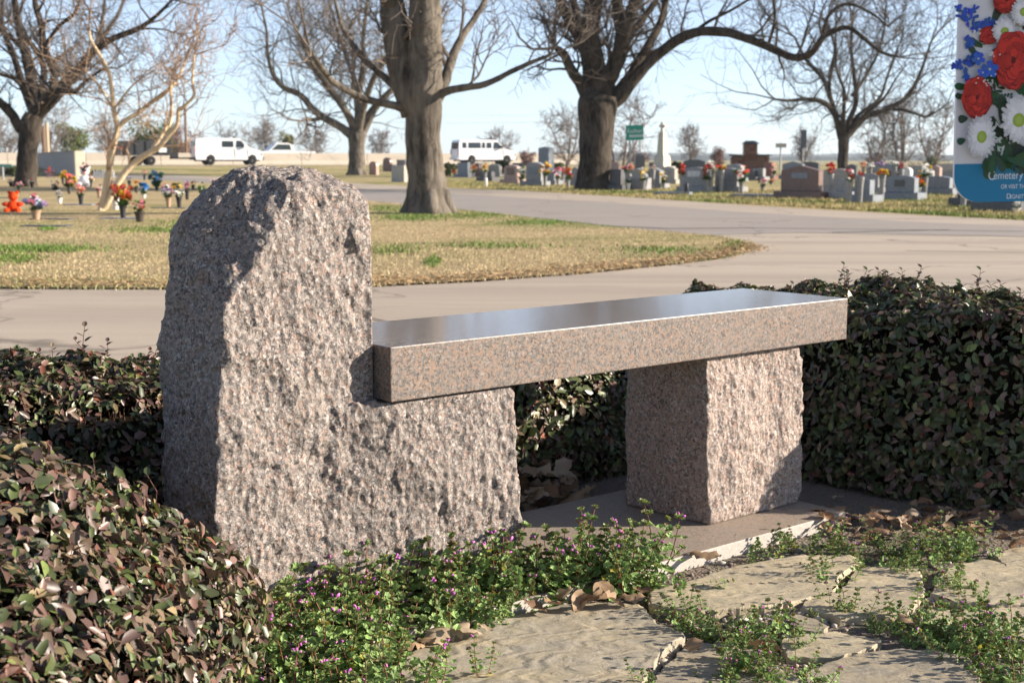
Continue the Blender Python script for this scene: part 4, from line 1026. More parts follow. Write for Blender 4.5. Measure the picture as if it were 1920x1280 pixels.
# ------------------------------------------------------------------ headstones
def stone_mat(name, col, pol=.35): return granite(name, [(0, tuple(x*.45 for x in col)), (.2, tuple(x*.8 for x in col)), (.45, col), (.7, tuple(min(1, x*1.2) for x in col)), (.9, tuple(min(1, x*1.45) for x in col)), (.97, tuple(min(1, x*1.6) for x in col))], 60, pol, 0.0, .4)
SM = {'grey': stone_mat('grey_granite', (.27, .27, .27)), 'blue': stone_mat('blue_grey_granite', (.20, .22, .245)), 'pink': stone_mat('pink_granite', (.40, .27, .225)),
      'brown': stone_mat('brown_granite', (.17, .105, .085)), 'dark': stone_mat('dark_granite', (.085, .085, .09)), 'beige': stone_mat('beige_stone', (.37, .34, .29)), 'red': stone_mat('red_granite', (.22, .09, .07)), 'white': stone_mat('white_marble', (.62, .61, .58))}
GY = R(-42)
def headstone(l, r, top, bot, kind, mat, label, base=True, plaque=None, yaw=GY, th=.24, Yd=None):
    cx = (l+r)/2; g = G(cx, bot, 0.0) if Yd is None else Vector((A(cx, bot, Yd).x, Yd, 0))
    g.z = 0
    Y = g.y; k = Y/F; rel = -yaw + math.atan2(g.x, g.y)*-1
    wd = (r-l)*k/max(.45, math.cos(-yaw + math.atan((cx-960)/F)*0 - .0))*.98; h = (bot-top)*k if Yd is None else (A(cx, top, Yd).z)
    root = empty('headstone', (g.x + .0, g.y, 0), yaw); tag(root, label, 'headstone', 'headstones in the cemetery rows')
    bh = .16 if base else -.02
    if base:
        m = MB(); m.box(-wd/2-.14, wd/2+.14, -.06, th+.20, -.02, bh); me = m.mesh('base', SM[mat] if kind != 'lightbase' else SM['grey']); bevel_mesh(me, .012, 1); link('base', me, root)
    # tablet: outline in x,z extruded in y (front at y = 0.05)
    hw_ = wd/2
    if kind == 'serp': out = [(-hw_, bh)] + [(-hw_, h*.86)] + [(hw_*math.sin(a), h*(.86 + .14*math.cos(a*1.0)**1.2)) for a in [(-1.2 + 2.4*i/8) for i in range(9)]] + [(hw_, h*.86), (hw_, bh)]
    elif kind == 'round': out = [(-hw_, bh), (-hw_, h*.72)] + [(-hw_*math.cos(a), h*(.72 + .28*math.sin(a))) for a in [math.pi*i/10 for i in range(1, 10)]] + [(hw_, h*.72), (hw_, bh)]
    elif kind == 'gable': out = [(-hw_, bh), (-hw_, h*.84), (0, h), (hw_, h*.84), (hw_, bh)]
    elif kind == 'apex': out = [(-hw_, bh), (-hw_, h*.90), (-hw_*.45, h), (hw_*.45, h), (hw_, h*.90), (hw_, bh)]
    else: out = [(-hw_, bh), (-hw_, h), (hw_, h), (hw_, bh)]
    sl = .0
    yb = th*(1.9 if kind == 'slant' else 1); n = len(out); m = MB()
    fr = [(x, .05 + (0.55*th*max(0, z-bh)/max(.1, h-bh) if kind == 'slant' else 0), z) for x, z in out]; bk = [(x, .05+yb*(.72 if kind == 'slant' else 1), z) for x, z in out]
    m.add(fr + bk, [tuple(range(n)), tuple(range(n, 2*n))[::-1]] + [(i, n+i, n+(i+1) % n, (i+1) % n) for i in range(n)])
    me = m.mesh('tablet', SM[mat]); bm = bmesh.new(); bm.from_mesh(me); bmesh.ops.recalc_face_normals(bm, faces=bm.faces); bm.to_mesh(me); bm.free(); bevel_mesh(me, .012, 1); link('tablet', me, root)
    if plaque:
        m = MB(); m.box(-hw_*plaque[0], hw_*plaque[0], .038, .054, bh+(h-bh)*plaque[1], bh+(h-bh)*plaque[2]); m.build('name_panel', SM[plaque[3]], root)
    return root, wd, h, g
ST = [
 (856,876,305,332,'flat','blue','narrow blue grey headstone at the left end of the rows below the van wheel',True,None),
 (886,898,307,331,'round','brown','thin brown headstone with pale flowers beside it under the van',False,None),
 (898,920,322,339,'flat','dark','low dark headstone with a pink base right of the van front wheel',True,None),
 (914,935,308,331,'round','beige','pale rounded headstone behind the low dark one',True,None),
 (943,968,310,344,'serp','pink','pinkish headstone with white flowers on its right',True,(.6,.3,.8,'brown')),
 (984,1012,305,348,'apex','grey','large grey headstone with orange and yellow flowers at its right top',True,(.65,.35,.75,'blue')),
 (1023,1037,323,346,'flat','blue','small blue grey stone with a pink bouquet right of the large grey one',True,None),
 (1054,1068,320,342,'serp','grey','grey headstone with red flowers left of the dark oak trunk',True,None),
 (1069,1082,314,349,'round','grey','tall rounded grey headstone half hidden by the dark oak trunk',True,None),
 (1141,1161,318,356,'flat','dark','dark headstone with pink rough edge just right of the dark oak trunk',True,None),
 (1142,1158,304,330,'serp','pink','pale pink headstone behind the dark one right of the oak',True,None),
 (1180,1202,316,345,'gable','grey','grey gabled headstone with a white bouquet',True,None),
 (1178,1207,334,356,'slant','grey','low slanted grey marker in front of the gabled headstone',False,None),
 (1211,1234,315,353,'gable','grey','grey headstone with yellow flowers at its right side left of the obelisk',True,(.7,.4,.8,'blue')),
 (1238,1262,312,344,'gable','beige','pale steep sided headstone below the obelisk',True,(.5,.4,.8,'grey')),
 (1281,1318,300,335,'apex','dark','wide dark headstone with red flowers on both ends',True,None),
 (1279,1318,314,360,'serp','grey','grey headstone with a pale name panel in front of the wide dark one',True,(.55,.5,.8,'white')),
 (1340,1377,316,360,'serp','grey','grey headstone with red and yellow flowers on top before the brick cross',True,(.7,.3,.75,'blue')),
 (1360,1386,308,340,'serp','grey','grey headstone peeking out behind the flower topped one',True,None),
 (1431,1444,305,336,'flat','red','small red granite headstone with white and orange flowers',True,None),
 (1466,1526,311,371,'gable','brown','large polished brown headstone with a pale plaque on its front',True,(.42,.5,.72,'blue')),
 (1468,1500,303,335,'gable','blue','blue grey headstone rising behind the large brown one',True,None),
 (1540,1583,317,361,'serp','beige','pale beige headstone right behind the large brown one',True,None),
 (1566,1584,336,372,'flat','grey','left small light grey stone of a pair in the front row',True,None),
 (1601,1625,338,379,'flat','blue','right small light grey stone of a pair in the front row',True,None),
 (1605,1640,326,362,'apex','grey','pale grey headstone behind the small pair',True,None),
 (1646,1682,321,361,'round','brown','brown rounded headstone with orange flowers on top',True,None),
 (1662,1706,330,374,'apex','blue','blue grey front row headstone with a white vase at its right',True,(.35,.35,.75,'dark')),
 (1689,1703,314,345,'round','white','small white rounded headstone with a red bloom behind the front row',True,None),
 (1703,1724,311,340,'flat','grey','grey headstone left of the yellow and white bouquet',True,None),
 (1728,1772,331,364,'apex','blue','low wide blue grey headstone left of the signboard',True,None),
 (1758,1790,307,338,'serp','beige','pale two tier headstone close to the signboard',True,None),
 (1768,1794,320,350,'serp','grey','grey headstone before the pale two tier one',True,None),
 (1797,1835,338,386,'flat','dark','dark grey headstone partly hidden behind the signboard',True,None),
 (1843,1893,372,396,'slant','dark','low black marker below the signboard bottom edge',True,None),
 (1625,1645,308,335,'flat','grey','small grey headstone with pale flowers in the back row',True,None),
 (1722,1745,316,340,'round','white','white headstone behind the yellow and white bouquet',True,None),
 (1100,1130,312,338,'serp','grey','grey headstone hidden behind the dark oak trunk',True,None),
 (690,705,303,328,'round','pink','pink rounded headstone right of the far oak trunk',False,None),
 (716,731,296,325,'round','brown','mauve rounded headstone left of the centre oak',False,None),
 (731,757,310,341,'flat','beige','rough low stone block just left of the centre oak',False,None),
 (742,760,300,325,'flat','grey','grey headstone partly hidden behind the centre oak',True,None),
 (1300,1316,305,330,'round','blue','blue rounded headstone seen over the wide dark one',True,None),
 (1396,1412,318,338,'serp','dark','low dark headstone at the foot of the brick cross',True,None),
 (1412,1428,316,338,'flat','grey','low grey headstone right of the brick cross foot',True,None),
 (1500,1530,304,331,'serp','dark','dark headstone peeking over the right shoulder of the large brown one',True,None),
 (1586,1602,308,336,'gable','dark','dark gabled headstone right of the medium oak trunk',True,None),
 (1648,1668,307,332,'serp','blue','blue grey headstone behind the brown rounded one',True,None),
 (1672,1690,309,336,'flat','dark','dark upright headstone left of the small white one',True,None),
 (1742,1758,310,340,'gable','pink','pink gabled headstone behind the low wide blue grey one',True,None),
 (960,978,306,326,'flat','dark','dark small headstone behind the pinkish one',True,None),
 (1036,1050,306,328,'serp','dark','dark curved headstone behind the small blue grey stone',True,None),
 (1216,1230,305,328,'flat','dark','dark flat headstone behind the one left of the obelisk',True,None),
]
HS = [headstone(*s) for s in ST]
# tall monuments
def box_part(root, name, x0, x1, y0, y1, z0, z1, mat, bev=.02):
    m = MB(); m.box(x0, x1, y0, y1, z0, z1); me = m.mesh(name, mat); bevel_mesh(me, bev, 1); return link(name, me, root)
g = G(1241, 338); g.z = 0; k = g.y/F
ob = empty('obelisk_monument', g, GY); tag(ob, 'tall pale stone obelisk with a small cross on top', 'monument')
z = lambda py: A(1241, py, g.y).z
M_OB = stone_mat('pale_limestone', (.50, .48, .40), .7)
box_part(ob, 'plinth', -.45, .45, -.45, .45, -.02, z(312), M_OB)
m = MB(); m.lathe([(.40, z(312)), (.38, z(296)), (.33, z(292)), (.27, z(290))], 4); o = m.build('pedestal', M_OB, ob); o.rotation_euler = (0, 0, R(45))
m = MB(); m.lathe([(.255, z(290)), (.19, z(249)), (.0, z(244))], 4); o = m.build('shaft', M_OB, ob); o.rotation_euler = (0, 0, R(45))
m = MB(); m.box(-.06, .06, -.06, .06, z(247), z(229)); m.box(-.16, -.061, -.055, .055, z(239), z(234)); m.box(.061, .16, -.055, .055, z(239), z(234)); m.build('cross', M_OB, ob)
# brick cross-shaped monument, built of bricks
g = G(1404, 331); g.z = 0; k = g.y/F; br = empty('brick_monument', g, R(-20)); tag(br, 'brown brick monument shaped like a stepped cross with dark stone caps', 'monument')
zb = lambda py: A(1404, py, g.y).z; M_BR = plain('brown_brick', (.17, .085, .06), .9, .1, .3, 3); M_BR2 = plain('brown_brick_pale', (.21, .12, .085), .9, .1, .3, 3); M_CAP = SM['dark']
wA, wT = 70*k/2, 25*k/2
box_part(br, 'core', -wA+.05, wA-.05, .05, .75, 0, zb(293), M_BR); box_part(br, 'tower_core', -wT+.05, wT-.05, .06, .74, zb(293), zb(270), M_BR)
bm_ = MB(); bm_.box(0, .40, 0, .1, 0, .155); bme = [bm_.mesh('brick', M_BR), bm_.mesh('brick', M_BR2)]
cnt = 0; zz = 0.0; row = 0
while zz < zb(270) - .1:
    hw_ = wA if zz < zb(293)-.1 else wT; x = -hw_ - (.2 if row % 2 else 0)
    while x < hw_ - .1 and cnt < 300:
        x0 = max(x, -hw_); x1 = min(x+.40, hw_)
        if x1 - x0 > .12: o = link('brick', random.choice(bme), br, None, (x0, -.03 + random.uniform(-.006, .006), zz)); o.scale = ((x1-x0)/.40, 1, 1); cnt += 1
        x += .425
    zz += .18; row += 1
box_part(br, 'cap', -wA-.08, -wT-.02, -.1, .82, zb(293)+.005, zb(289.5), M_CAP); box_part(br, 'cap', wT+.02, wA+.08, -.1, .82, zb(293)+.005, zb(289.5), M_CAP)
m = MB(); m.add([(-wT-.1, -.1, zb(270)), (wT+.1, -.1, zb(270)), (wT+.1, .85, zb(270)), (-wT-.1, .85, zb(270)), (-wT*.6, .1, zb(264)), (wT*.6, .1, zb(264)), (wT*.6, .65, zb(264)), (-wT*.6, .65, zb(264))], [(0,3,2,1),(4,5,6,7),(0,1,5,4),(1,2,6,5),(2,3,7,6),(3,0,4,7)]); m.build('tower_cap', M_CAP, br)
# tall grey tower stone far behind
g = G(1023, 330); g.z = 0; tw_ = empty('tall_monument', g, GY); tag(tw_, 'tall grey slab monument rising above the headstones left of the dark oak', 'monument')
kk = g.y/F; zt = lambda py: A(1023, py, g.y).z
box_part(tw_, 'base', -.75, .75, -.4, .5, -.02, .35, SM['blue']); m = MB()
hw_ = 12.5*kk; out = [(-hw_, .35), (-hw_, zt(278)), (0, zt(275.5)), (hw_, zt(278)), (hw_, .35)]; n = 5
m.add([(x, -.2, z_) for x, z_ in out] + [(x, .3, z_) for x, z_ in out], [tuple(range(n)), tuple(range(n, 2*n))[::-1]] + [(i, n+i, n+(i+1) % n, (i+1) % n) for i in range(n)]); m.build('shaft', SM['blue'], tw_)
g = G(1198, 336); g.z = 0; t2 = empty('tall_monument', g, GY); tag(t2, 'dark narrow monument in front of the reddish brush under the road sign', 'monument')
k2 = g.y/F; zt2 = lambda py: A(1198, py, g.y).z
box_part(t2, 'base', -.5, .5, -.35, .35, -.02, .3, SM['dark']); m = MB(); m.lathe([(.36, .3), (.30, zt2(292)), (.12, zt2(287))], 4); m.build('shaft', SM['dark'], t2)

# ------------------------------------------------------------------ flowers
def blossom_mesh(col, seed):
    rng = random.Random(seed); m = MB(); K = 7
    for ring, (r, zz, n) in enumerate([(1.0, 0, 7), (.65, .28, 6), (.32, .5, 4)]):
        for i in range(n):
            an = 6.283*i/n + ring*.5; s = .55 if ring == 0 else .42; f = rng.uniform(.75, 1.2)
            c = Vector((math.cos(an)*r*.55, math.sin(an)*r*.55, zz)); d = Vector((math.cos(an), math.sin(an), .35+ring*.3)).normalized(); b = Vector((-math.sin(an), math.cos(an), 0))
            m.add([c - d*s*.7, c + b*s*.5 + Vector((0, 0, .1)), c + d*s*.6, c - b*s*.5 + Vector((0, 0, .1))], [(0, 1, 2, 3)], 0, tuple(min(1, x*f) for x in col))
    m.add([(math.cos(a)*.5, math.sin(a)*.5, -.05) for a in [k*6.283/6 for k in range(6)]] + [(0, 0, -.35)], [(i, (i+1) % 6, 6) for i in range(6)], 0, (.05, .1, .02))
    return m.mesh('blossom', M_PETAL)
COLS = {'red': (.62, .03, .03), 'orange': (.80, .22, .03), 'yellow': (.80, .55, .06), 'white': (.80, .78, .74), 'pink': (.78, .26, .34), 'magenta': (.62, .08, .28), 'blue': (.03, .22, .55), 'lav': (.52, .36, .62), 'coral': (.78, .18, .14), 'rust': (.42, .10, .04), 'teal': (.03, .14, .14), 'peach': (.80, .45, .28), 'redorange': (.85, .09, .02), 'green': (.10, .25, .04), 'paleblue': (.45, .55, .70)}
BL = {k: [blossom_mesh(v, 7*i+j) for j in range(2)] for i, (k, v) in enumerate(COLS.items())}
def leaf_tuft(root, rad, h, z0, seed, n=40, col=(.05, .11, .03)):
    rng = random.Random(seed); m = MB()
    for i in range(n):
        an = rng.random()*6.283; d = Vector((math.cos(an), math.sin(an), rng.uniform(.1, 1.3))).normalized(); L = rng.uniform(.5, 1.0)*rad; b = Vector((-math.sin(an), math.cos(an), 0))*L*.22
        p = Vector((0, 0, z0)); q = p + d*L; f = rng.uniform(.6, 1.5)
        m.add([p, p+d*L*.5+b, q, p+d*L*.5-b], [(0, 1, 2, 3)], 0, tuple(x*f for x in col))
    o = m.build('leaves', M_WEED, root); o['kind'] = 'stuff'; return o
M_VASE = {'bronze': plain('bronze_vase', (.055, .045, .04), .5, .5), 'stone': SM['grey'], 'white': plain('white_vase', (.72, .71, .68), .4), 'tan': plain('tan_vase', (.36, .25, .17), .7), 'dark': plain('dark_vase', (.03, .03, .035), .5)}
def bouquet(px, base, top, wpx, cols, label, vase='bronze', Y=None, n=14, z0=None, seed=0, group='grave flowers', vfrac=.42, vw=.055, marker=False):
    rng = random.Random(seed + int(px*7)); g = G(px, base) if Y is None else A(px, base, Y)
    if Y is None: g.z = 0
    k = g.y/F; h = (base-top)*k; wd = wpx*k/2
    root = empty('flower_arrangement', g); tag(root, label, 'flowers', group)
    vz = h*vfrac if vase else 0
    if vase:
        m = MB(); m.lathe([(vw*.62, -.01), (vw*.7, .02), (vw*.85, vz*.6), (vw*1.1, vz*.95), (vw*1.2, vz), (vw*.9, vz-.01)], 12); m.build('vase', M_VASE[vase], root, True)
    cz = vz + (h-vz)*.48; rz = (h-vz)*.55
    leaf_tuft(root, max(wd, rz)*.95, h, vz*.9 if vase else .0, seed+int(px), 44)
    for i in range(n):
        an = i*2.399; rr = math.sqrt((i+.5)/n); dz = rng.uniform(-1, 1)
        x = math.cos(an)*rr*wd*.85; y = math.sin(an)*rr*wd*.6; zc = cz + dz*rz*.75*math.sqrt(max(.05, 1-rr*rr*.7))
        o = link('blossom', rng.choice(BL[rng.choice(cols)]), root, None, (x, y, zc)); s = max(wd, rz)*rng.uniform(.30, .46); o.scale = (s, s, s)
        o.rotation_euler = (rng.gauss(.5, .5), rng.gauss(0, .5), rng.random()*6.28)
    if marker:
        m = MB(); m.box(-.32, .28, -.12, .2, -.02, .025); me = m.mesh('ledger', SM['blue']); bevel_mesh(me, .008, 1)
        mk = link('grave_marker', me, None, None, (g.x - .02, g.y + (.02 if False else 0), 0)); 
        tag(mk, 'flat grey grave marker under ' + marker, 'marker', 'flat grave markers')
        root.location.z = .025
    return root
B = bouquet
# left lawn
B(68, 413, 360, 46, ['white', 'pink', 'lav', 'paleblue'], 'lavender and white bouquet with trailing green leaves in a tan vase', 'tan', n=18, vfrac=.36, vw=.075)
B(152, 385, 347, 21, ['coral', 'pink', 'peach'], 'coral bouquet in a slim dark vase on a flat marker', 'dark', n=12, marker='the coral bouquet')
B(130, 364, 317, 30, ['magenta', 'pink', 'yellow', 'coral'], 'tall magenta and pink bouquet left of the white plush figure', 'bronze', n=18, vfrac=.3)
B(171, 351, 325, 15, ['orange', 'yellow'], 'small orange and yellow bouquet right of the white plush figure', 'bronze', n=9)
B(231, 411, 343, 42, ['rust', 'orange', 'rust', 'coral', 'yellow'], 'large rust and gold autumn bouquet in a dark vase', 'dark', n=26, vfrac=.34, marker='the large autumn bouquet')
B(262, 417, 372, 28, ['coral', 'rust', 'pink', 'green'], 'dark red bouquet in a brown vase beside the autumn bouquet', 'bronze', n=14, vfrac=.45, vw=.075)
B(270, 372, 340, 17, ['blue', 'blue', 'paleblue'], 'bright blue bouquet right of the autumn bouquet', 'white', n=12, vfrac=.25)
B(294, 358, 318, 28, ['teal', 'teal', 'paleblue', 'blue'], 'dark teal wreath like bouquet before the grass bank', 'dark', n=20, vfrac=.2)
B(316, 389, 347, 32, ['lav', 'white', 'pink'], 'lavender and white bouquet in a tan vase, left of a pair', 'tan', n=16, vfrac=.45)
B(336, 390, 345, 22, ['white', 'white', 'yellow'], 'white bouquet in a dark vase, right of a pair', 'dark', n=14, vfrac=.45)
B(351, 375, 338, 12, ['lav', 'magenta'], 'small purple bouquet on a dark post vase near the boulder', 'dark', n=8, vfrac=.5)
B(379, 378, 340, 15, ['green', 'white'], 'green leafy bouquet in a white vase beside the boulder edge', 'white', n=9, vfrac=.4)
B(390, 368, 350, 14, ['red', 'coral'], 'red blooms touching the boulder outline', None, n=7)
B(217, 394, 366, 9, ['paleblue', 'white'], 'slim white cone vase with pale blooms behind the autumn bouquet', 'white', n=5, vfrac=.85, vw=.07)
B(186, 372, 343, 14, ['white', 'yellow', 'pink'], 'pale mixed bouquet left of the crape myrtle stems', 'tan', n=9, vfrac=.5)
B(187, 394, 380, 16, ['pink', 'coral'], 'pink blooms lying at the foot of the crape myrtle', None, n=7)
B(243, 352, 328, 14, ['lav', 'white'], 'faint lilac bouquet behind the autumn bouquet', 'bronze', n=8)
B(104, 357, 338, 18, ['pink', 'white', 'red'], 'low dark basket of red and white blooms below the pink pinwheel', 'dark', n=8, vfrac=.3, vw=.12)
B(118, 345, 318, 12, ['white', 'green'], 'small white flowers left of the magenta bouquet', 'dark', n=7)
B(271, 338, 318, 10, ['lav', 'pink'], 'tiny lilac bouquet before the grass bank', 'dark', n=6)
B(331, 352, 338, 22, ['rust', 'green'], 'brownish foliage bouquet behind the lavender pair', None, n=8)
for i, (px, ba, tp, wp, cl, vs, lab) in enumerate([(36, 362, 338, 18, ['pink','white'], 'bronze', 'pale pink bouquet behind the red orange bear'), (60, 352, 334, 14, ['red','white'], 'bronze', 'small red and white bouquet at the dark oak foot'), (206, 356, 334, 16, ['magenta','lav'], 'bronze', 'magenta bouquet right of the crape myrtle'), (256, 362, 338, 14, ['yellow','orange'], 'bronze', 'yellow bouquet behind the bright blue one'), (308, 366, 342, 14, ['pink','coral'], 'tan', 'coral pink bouquet behind the lavender pair'), (362, 356, 338, 12, ['orange','yellow'], 'bronze', 'tiny orange bouquet close to the boulder'), (400, 350, 334, 14, ['white','pink'], 'bronze', 'pale bouquet near the top left of the boulder'), (112, 382, 356, 16, ['white','lav'], 'white', 'white and lilac bouquet left of the coral one'), (20, 350, 336, 14, ['lav','white'], 'bronze', 'lilac bouquet at the far left edge')]):
    B(px, ba, tp, wp, cl, lab, vs, n=9, seed=200+i)
for px, py, lab in [(98, 412, 'long flat grave marker right of the lavender bouquet'), (88, 425, 'flat grey grave marker with a grass tuft in the front lawn'), (8, 372, 'pale flat grave marker at the left edge behind the red bear'), (320, 391, 'flat grave marker below the lavender and white vase pair'), (150, 352, 'flat grave marker below the white plush figure')]:
    g = G(px, py); m = MB(); m.box(-.34, .34, -.13, .13, -.02, .02); me = m.mesh('grave_marker', SM['dark']); bevel_mesh(me, .008, 1); o = link('grave_marker', me, None, None, (g.x, g.y, 0)); o.rotation_euler = (0, 0, R(-8)); tag(o, lab, 'marker', 'flat grave markers')
# red orange plush bear, white plush figure
def fuzzy(m, c, r, col, seed, sx=1, sy=1, sz=1):
    bm = bmesh.new(); bmesh.ops.create_icosphere(bm, subdivisions=3, radius=1)
    vs = [Vector((v.co.x*r*sx, v.co.y*r*sy, v.co.z*r*sz))*(1 + .16*noise.noise(v.co*4 + Vector((seed, 0, 0))) + .08*noise.noise(v.co*11)) + Vector(c) for v in bm.verts]
    m.add(vs, [tuple(v.index for v in f.verts) for f in bm.faces], 0, col); bm.free()
def plush(px, base, hpx, col, label, lying=False, col2=None):
    g = G(px, base); g.z = 0; k = g.y/F; h = hpx*k; root = empty('plush_toy', g, R(10)); tag(root, label, 'toy'); c2_ = col2 or col
    parts = [('body', (0, 0, .27*h), .26*h, 1.05, .9, 1.0), ('head', (.03*h, -.05*h, .70*h), .20*h, 1.05, 1, 1), ('ear', (-.14*h, 0, .88*h), .075*h, 1, .7, 1), ('ear', (.20*h, 0, .88*h), .075*h, 1, .7, 1),
             ('arm', (-.30*h, -.08*h, .36*h), .11*h, 1.5, 1, .9), ('arm', (.30*h, -.08*h, .36*h), .11*h, 1.5, 1, .9), ('leg', (-.24*h, -.22*h, .10*h), .12*h, 1.1, 1.5, .9), ('leg', (.24*h, -.22*h, .10*h), .12*h, 1.1, 1.5, .9), ('muzzle', (.03*h, -.24*h, .66*h), .07*h, 1.2, .8, .9)]
    for i, (nm, c, r, sx, sy, sz) in enumerate(parts):
        m = MB(); fuzzy(m, c, r, c2_ if nm in ('muzzle',) else col, i+px, sx, sy, sz); m.build(nm, M_PETAL, root, True)
plush(25, 398, 42, (.80, .075, .01), 'bright red orange plush bear sitting on the left lawn')
plush(159, 350, 40, (.82, .82, .84), 'white plush figure on the lawn below the grey wall', False, (.75, .3, .3))
B(158, 322, 303, 18, ['pink', 'coral', 'white'], 'pink flower cluster above the white plush figure', None, n=9, Y=44)
# pink pinwheel
g = G(95, 352); g.z = 0; k = g.y/F; pw = empty('pinwheel', g); tag(pw, 'pink pinwheel on a thin stake below the dark oak', 'pinwheel')
m = MB(); m.tube([(0, 0, -.05), (0, 0, (352-325)*k)], [.008, .008], 6); m.build('stake', M_VASE['white'], pw)
for i, a in enumerate([.3, 1.55, 2.8, 4.1, 5.3]):
    m = MB(); c = Vector((0, -.03, (352-324)*k)); d = Vector((math.cos(a), 0, math.sin(a))); b = Vector((-d.z, -.25, d.x)); L = 13*k
    m.add([c, c+d*L*.5+b*L*.28, c+d*L, c+d*L*.5-b*L*.06+Vector((0, .02, 0))], [(0, 1, 2), (0, 2, 3)], 0, (.80, .30, .33) if i != 1 else (.8, .1, .06)); m.build('vane', M_PETAL, pw)
# white picket fence
g = G(195, 334); g.z = 0; k = g.y/F; pf = empty('picket_fence', g); tag(pf, 'short white picket fence behind the flower vases', 'fence'); M_WP = plain('white_paint', (.80, .79, .76), .5)
for i in range(8):
    x = (-18 + i*5)*k; m = MB(); w_ = 1.7*k; m.add([(x-w_, 0, 0), (x+w_, 0, 0), (x+w_, 0, 11*k), (x, 0, 15*k), (x-w_, 0, 11*k), (x-w_, .04, 0), (x+w_, .04, 0), (x+w_, .04, 11*k), (x, .04, 15*k), (x-w_, .04, 11*k)], [(0,1,2,3,4), (9,8,7,6,5), (0,5,6,1), (1,6,7,2), (2,7,8,3), (3,8,9,4), (4,9,5,0)]); m.build('picket', M_WP, pf)
for zz in (3.5, 8.5): m = MB(); m.box(-20*k, 19*k, .045, .08, zz*k, (zz+1.6)*k); m.build('rail', M_WP, pf)
# flowers on and beside headstones
HF = [(888,331,308,12,['orange','peach'],'orange blooms beside the thin brown headstone'),(852,334,318,8,['red'],'small red bloom at the left end of the rows'),(910,326,306,10,['peach','yellow'],'peach blooms between the low dark and the pale headstone'),
 (977,345,309,14,['white','green','white'],'white bouquet right of the pinkish headstone'),(1022,335,304,24,['orange','yellow','orange'],'orange and yellow spray at the large grey headstone'),(1046,346,314,18,['pink','pink','white'],'pink bouquet right of the small blue grey stone'),(1065,345,311,12,['red','red','orange'],'red bouquet left of the dark oak trunk'),(1056,328,312,8,['pink'],'small pink blooms left of the red bouquet'),
 (1176,326,306,24,['pink','magenta','peach'],'pink and peach spray right of the dark oak trunk'),(1178,352,318,10,['white','white'],'white column vase of blooms right of the dark headstone'),(1206,345,314,16,['white','yellow'],'cream white bouquet beside the gabled headstone'),(1244,354,322,12,['yellow','white'],'yellow blooms on the right of the grey headstone below the obelisk'),(1224,322,308,10,['peach','white'],'pale peach blooms on the headstone left of the obelisk'),
 (1278,334,308,12,['red','coral'],'red blooms at the left end of the wide dark headstone'),(1325,345,304,16,['red','coral','white'],'red and coral blooms at the right end of the wide dark headstone'),(1333,330,298,12,['white'],'white blooms between the two grey headstones'),(1352,322,310,22,['red','yellow'],'red and yellow saddle spray on a grey headstone'),(1390,352,306,26,['white','red','green','coral'],'mixed white and red bouquet with green leaves left of the brick cross foot'),
 (1450,338,306,14,['white','peach','red'],'white and peach blooms on the red granite headstone'),(1430,358,334,18,['white','pink'],'white bouquet low in the grass before the red granite headstone'),(1446,346,336,14,['yellow','pink'],'yellow and pink blooms lying near the brown headstone'),(1557,332,304,16,['red','red'],'red bouquet above the pale beige headstone'),(1592,345,314,12,['red','pink','white'],'red blooms at the right end of the beige headstone'),(1612,336,320,12,['red'],'small red blooms over the pale grey headstone'),
 (1653,332,318,24,['orange','yellow'],'orange spray on the brown rounded headstone'),(1688,322,306,10,['red'],'red bloom by the white rounded headstone'),(1618,318,304,12,['red','coral'],'dark red blooms in the back row'),(1632,318,304,14,['white','white'],'white blooms in the back row'),(1650,316,304,18,['lav','lav'],'lilac spray in the back row'),(1675,316,304,18,['white','white'],'cream blooms in the back row'),(1734,336,306,28,['yellow','white','white'],'big yellow and white bouquet behind the blue grey headstone'),
 (1722,373,328,28,['orange','red','yellow'],'orange and red bouquet in a white urn at the front row'),(1806,345,324,16,['red','coral'],'red blooms just left of the signboard'),(1800,325,308,14,['coral','orange'],'coral blooms behind the pale two tier headstone'),(1905,397,376,14,['white'],'white urn below the signboard bottom edge')]
def gpy(px, Y): return 640 - F*((-H)*_cp + Y*_sp)/(Y*_cp - (-H)*_sp)      # image row of the ground at depth Y
for i, (px, ba, tp, wp, cl, lab) in enumerate(HF):
    near = [q[3] for q, s_ in zip(HS, ST) if s_[0]-10 < px < s_[1]+16 and s_[2]-14 < (ba+tp)/2 < s_[3]]
    Yf = (min(near, key=lambda g_: g_.y).y - .45) if near else G(px, max(ba, 330)).y
    gy = gpy(px, Yf); fr = min(.88, max(.35, 1 - (ba-tp)*.80/(gy-tp)))
    B(px, gy, tp, wp*1.15, cl, lab, 'white' if 'urn' in lab or 'column' in lab else 'stone', n=12, vfrac=fr, vw=.075, seed=i*3)
for px, py, lab, mt in [(911, 349, 'short white marker post in the verge grass', 'white'), (1287, 364, 'short dark bollard in the verge before the grey headstone', 'dark')]:
    g = G(px, py); k = g.y/F; m = MB(); m.lathe([(.055, -.05), (.055, .26), (.045, .29), (.0, .30)], 10); o = m.build('marker_post', M_VASE[mt], None, True, g); tag(o, lab, 'post')
for px, py, wd, lab in [(1262, 364, .5, 'flat pale marker in the verge right of the slanted grey marker'), (1415, 368, .55, 'flat blue grey slab left of the large brown headstone'), (1860, 366, .6, 'flat pale slab behind the signboard foot')]:
    g = G(px, py); m = MB(); m.box(-wd, wd, -.2, .2, -.02, .06); me = m.mesh('grave_marker', SM['blue']); bevel_mesh(me, .01, 1); o = link('grave_marker', me, None, None, (g.x, g.y, 0)); o.rotation_euler = (0, 0, GY*.5); tag(o, lab, 'marker', 'flat grave markers')

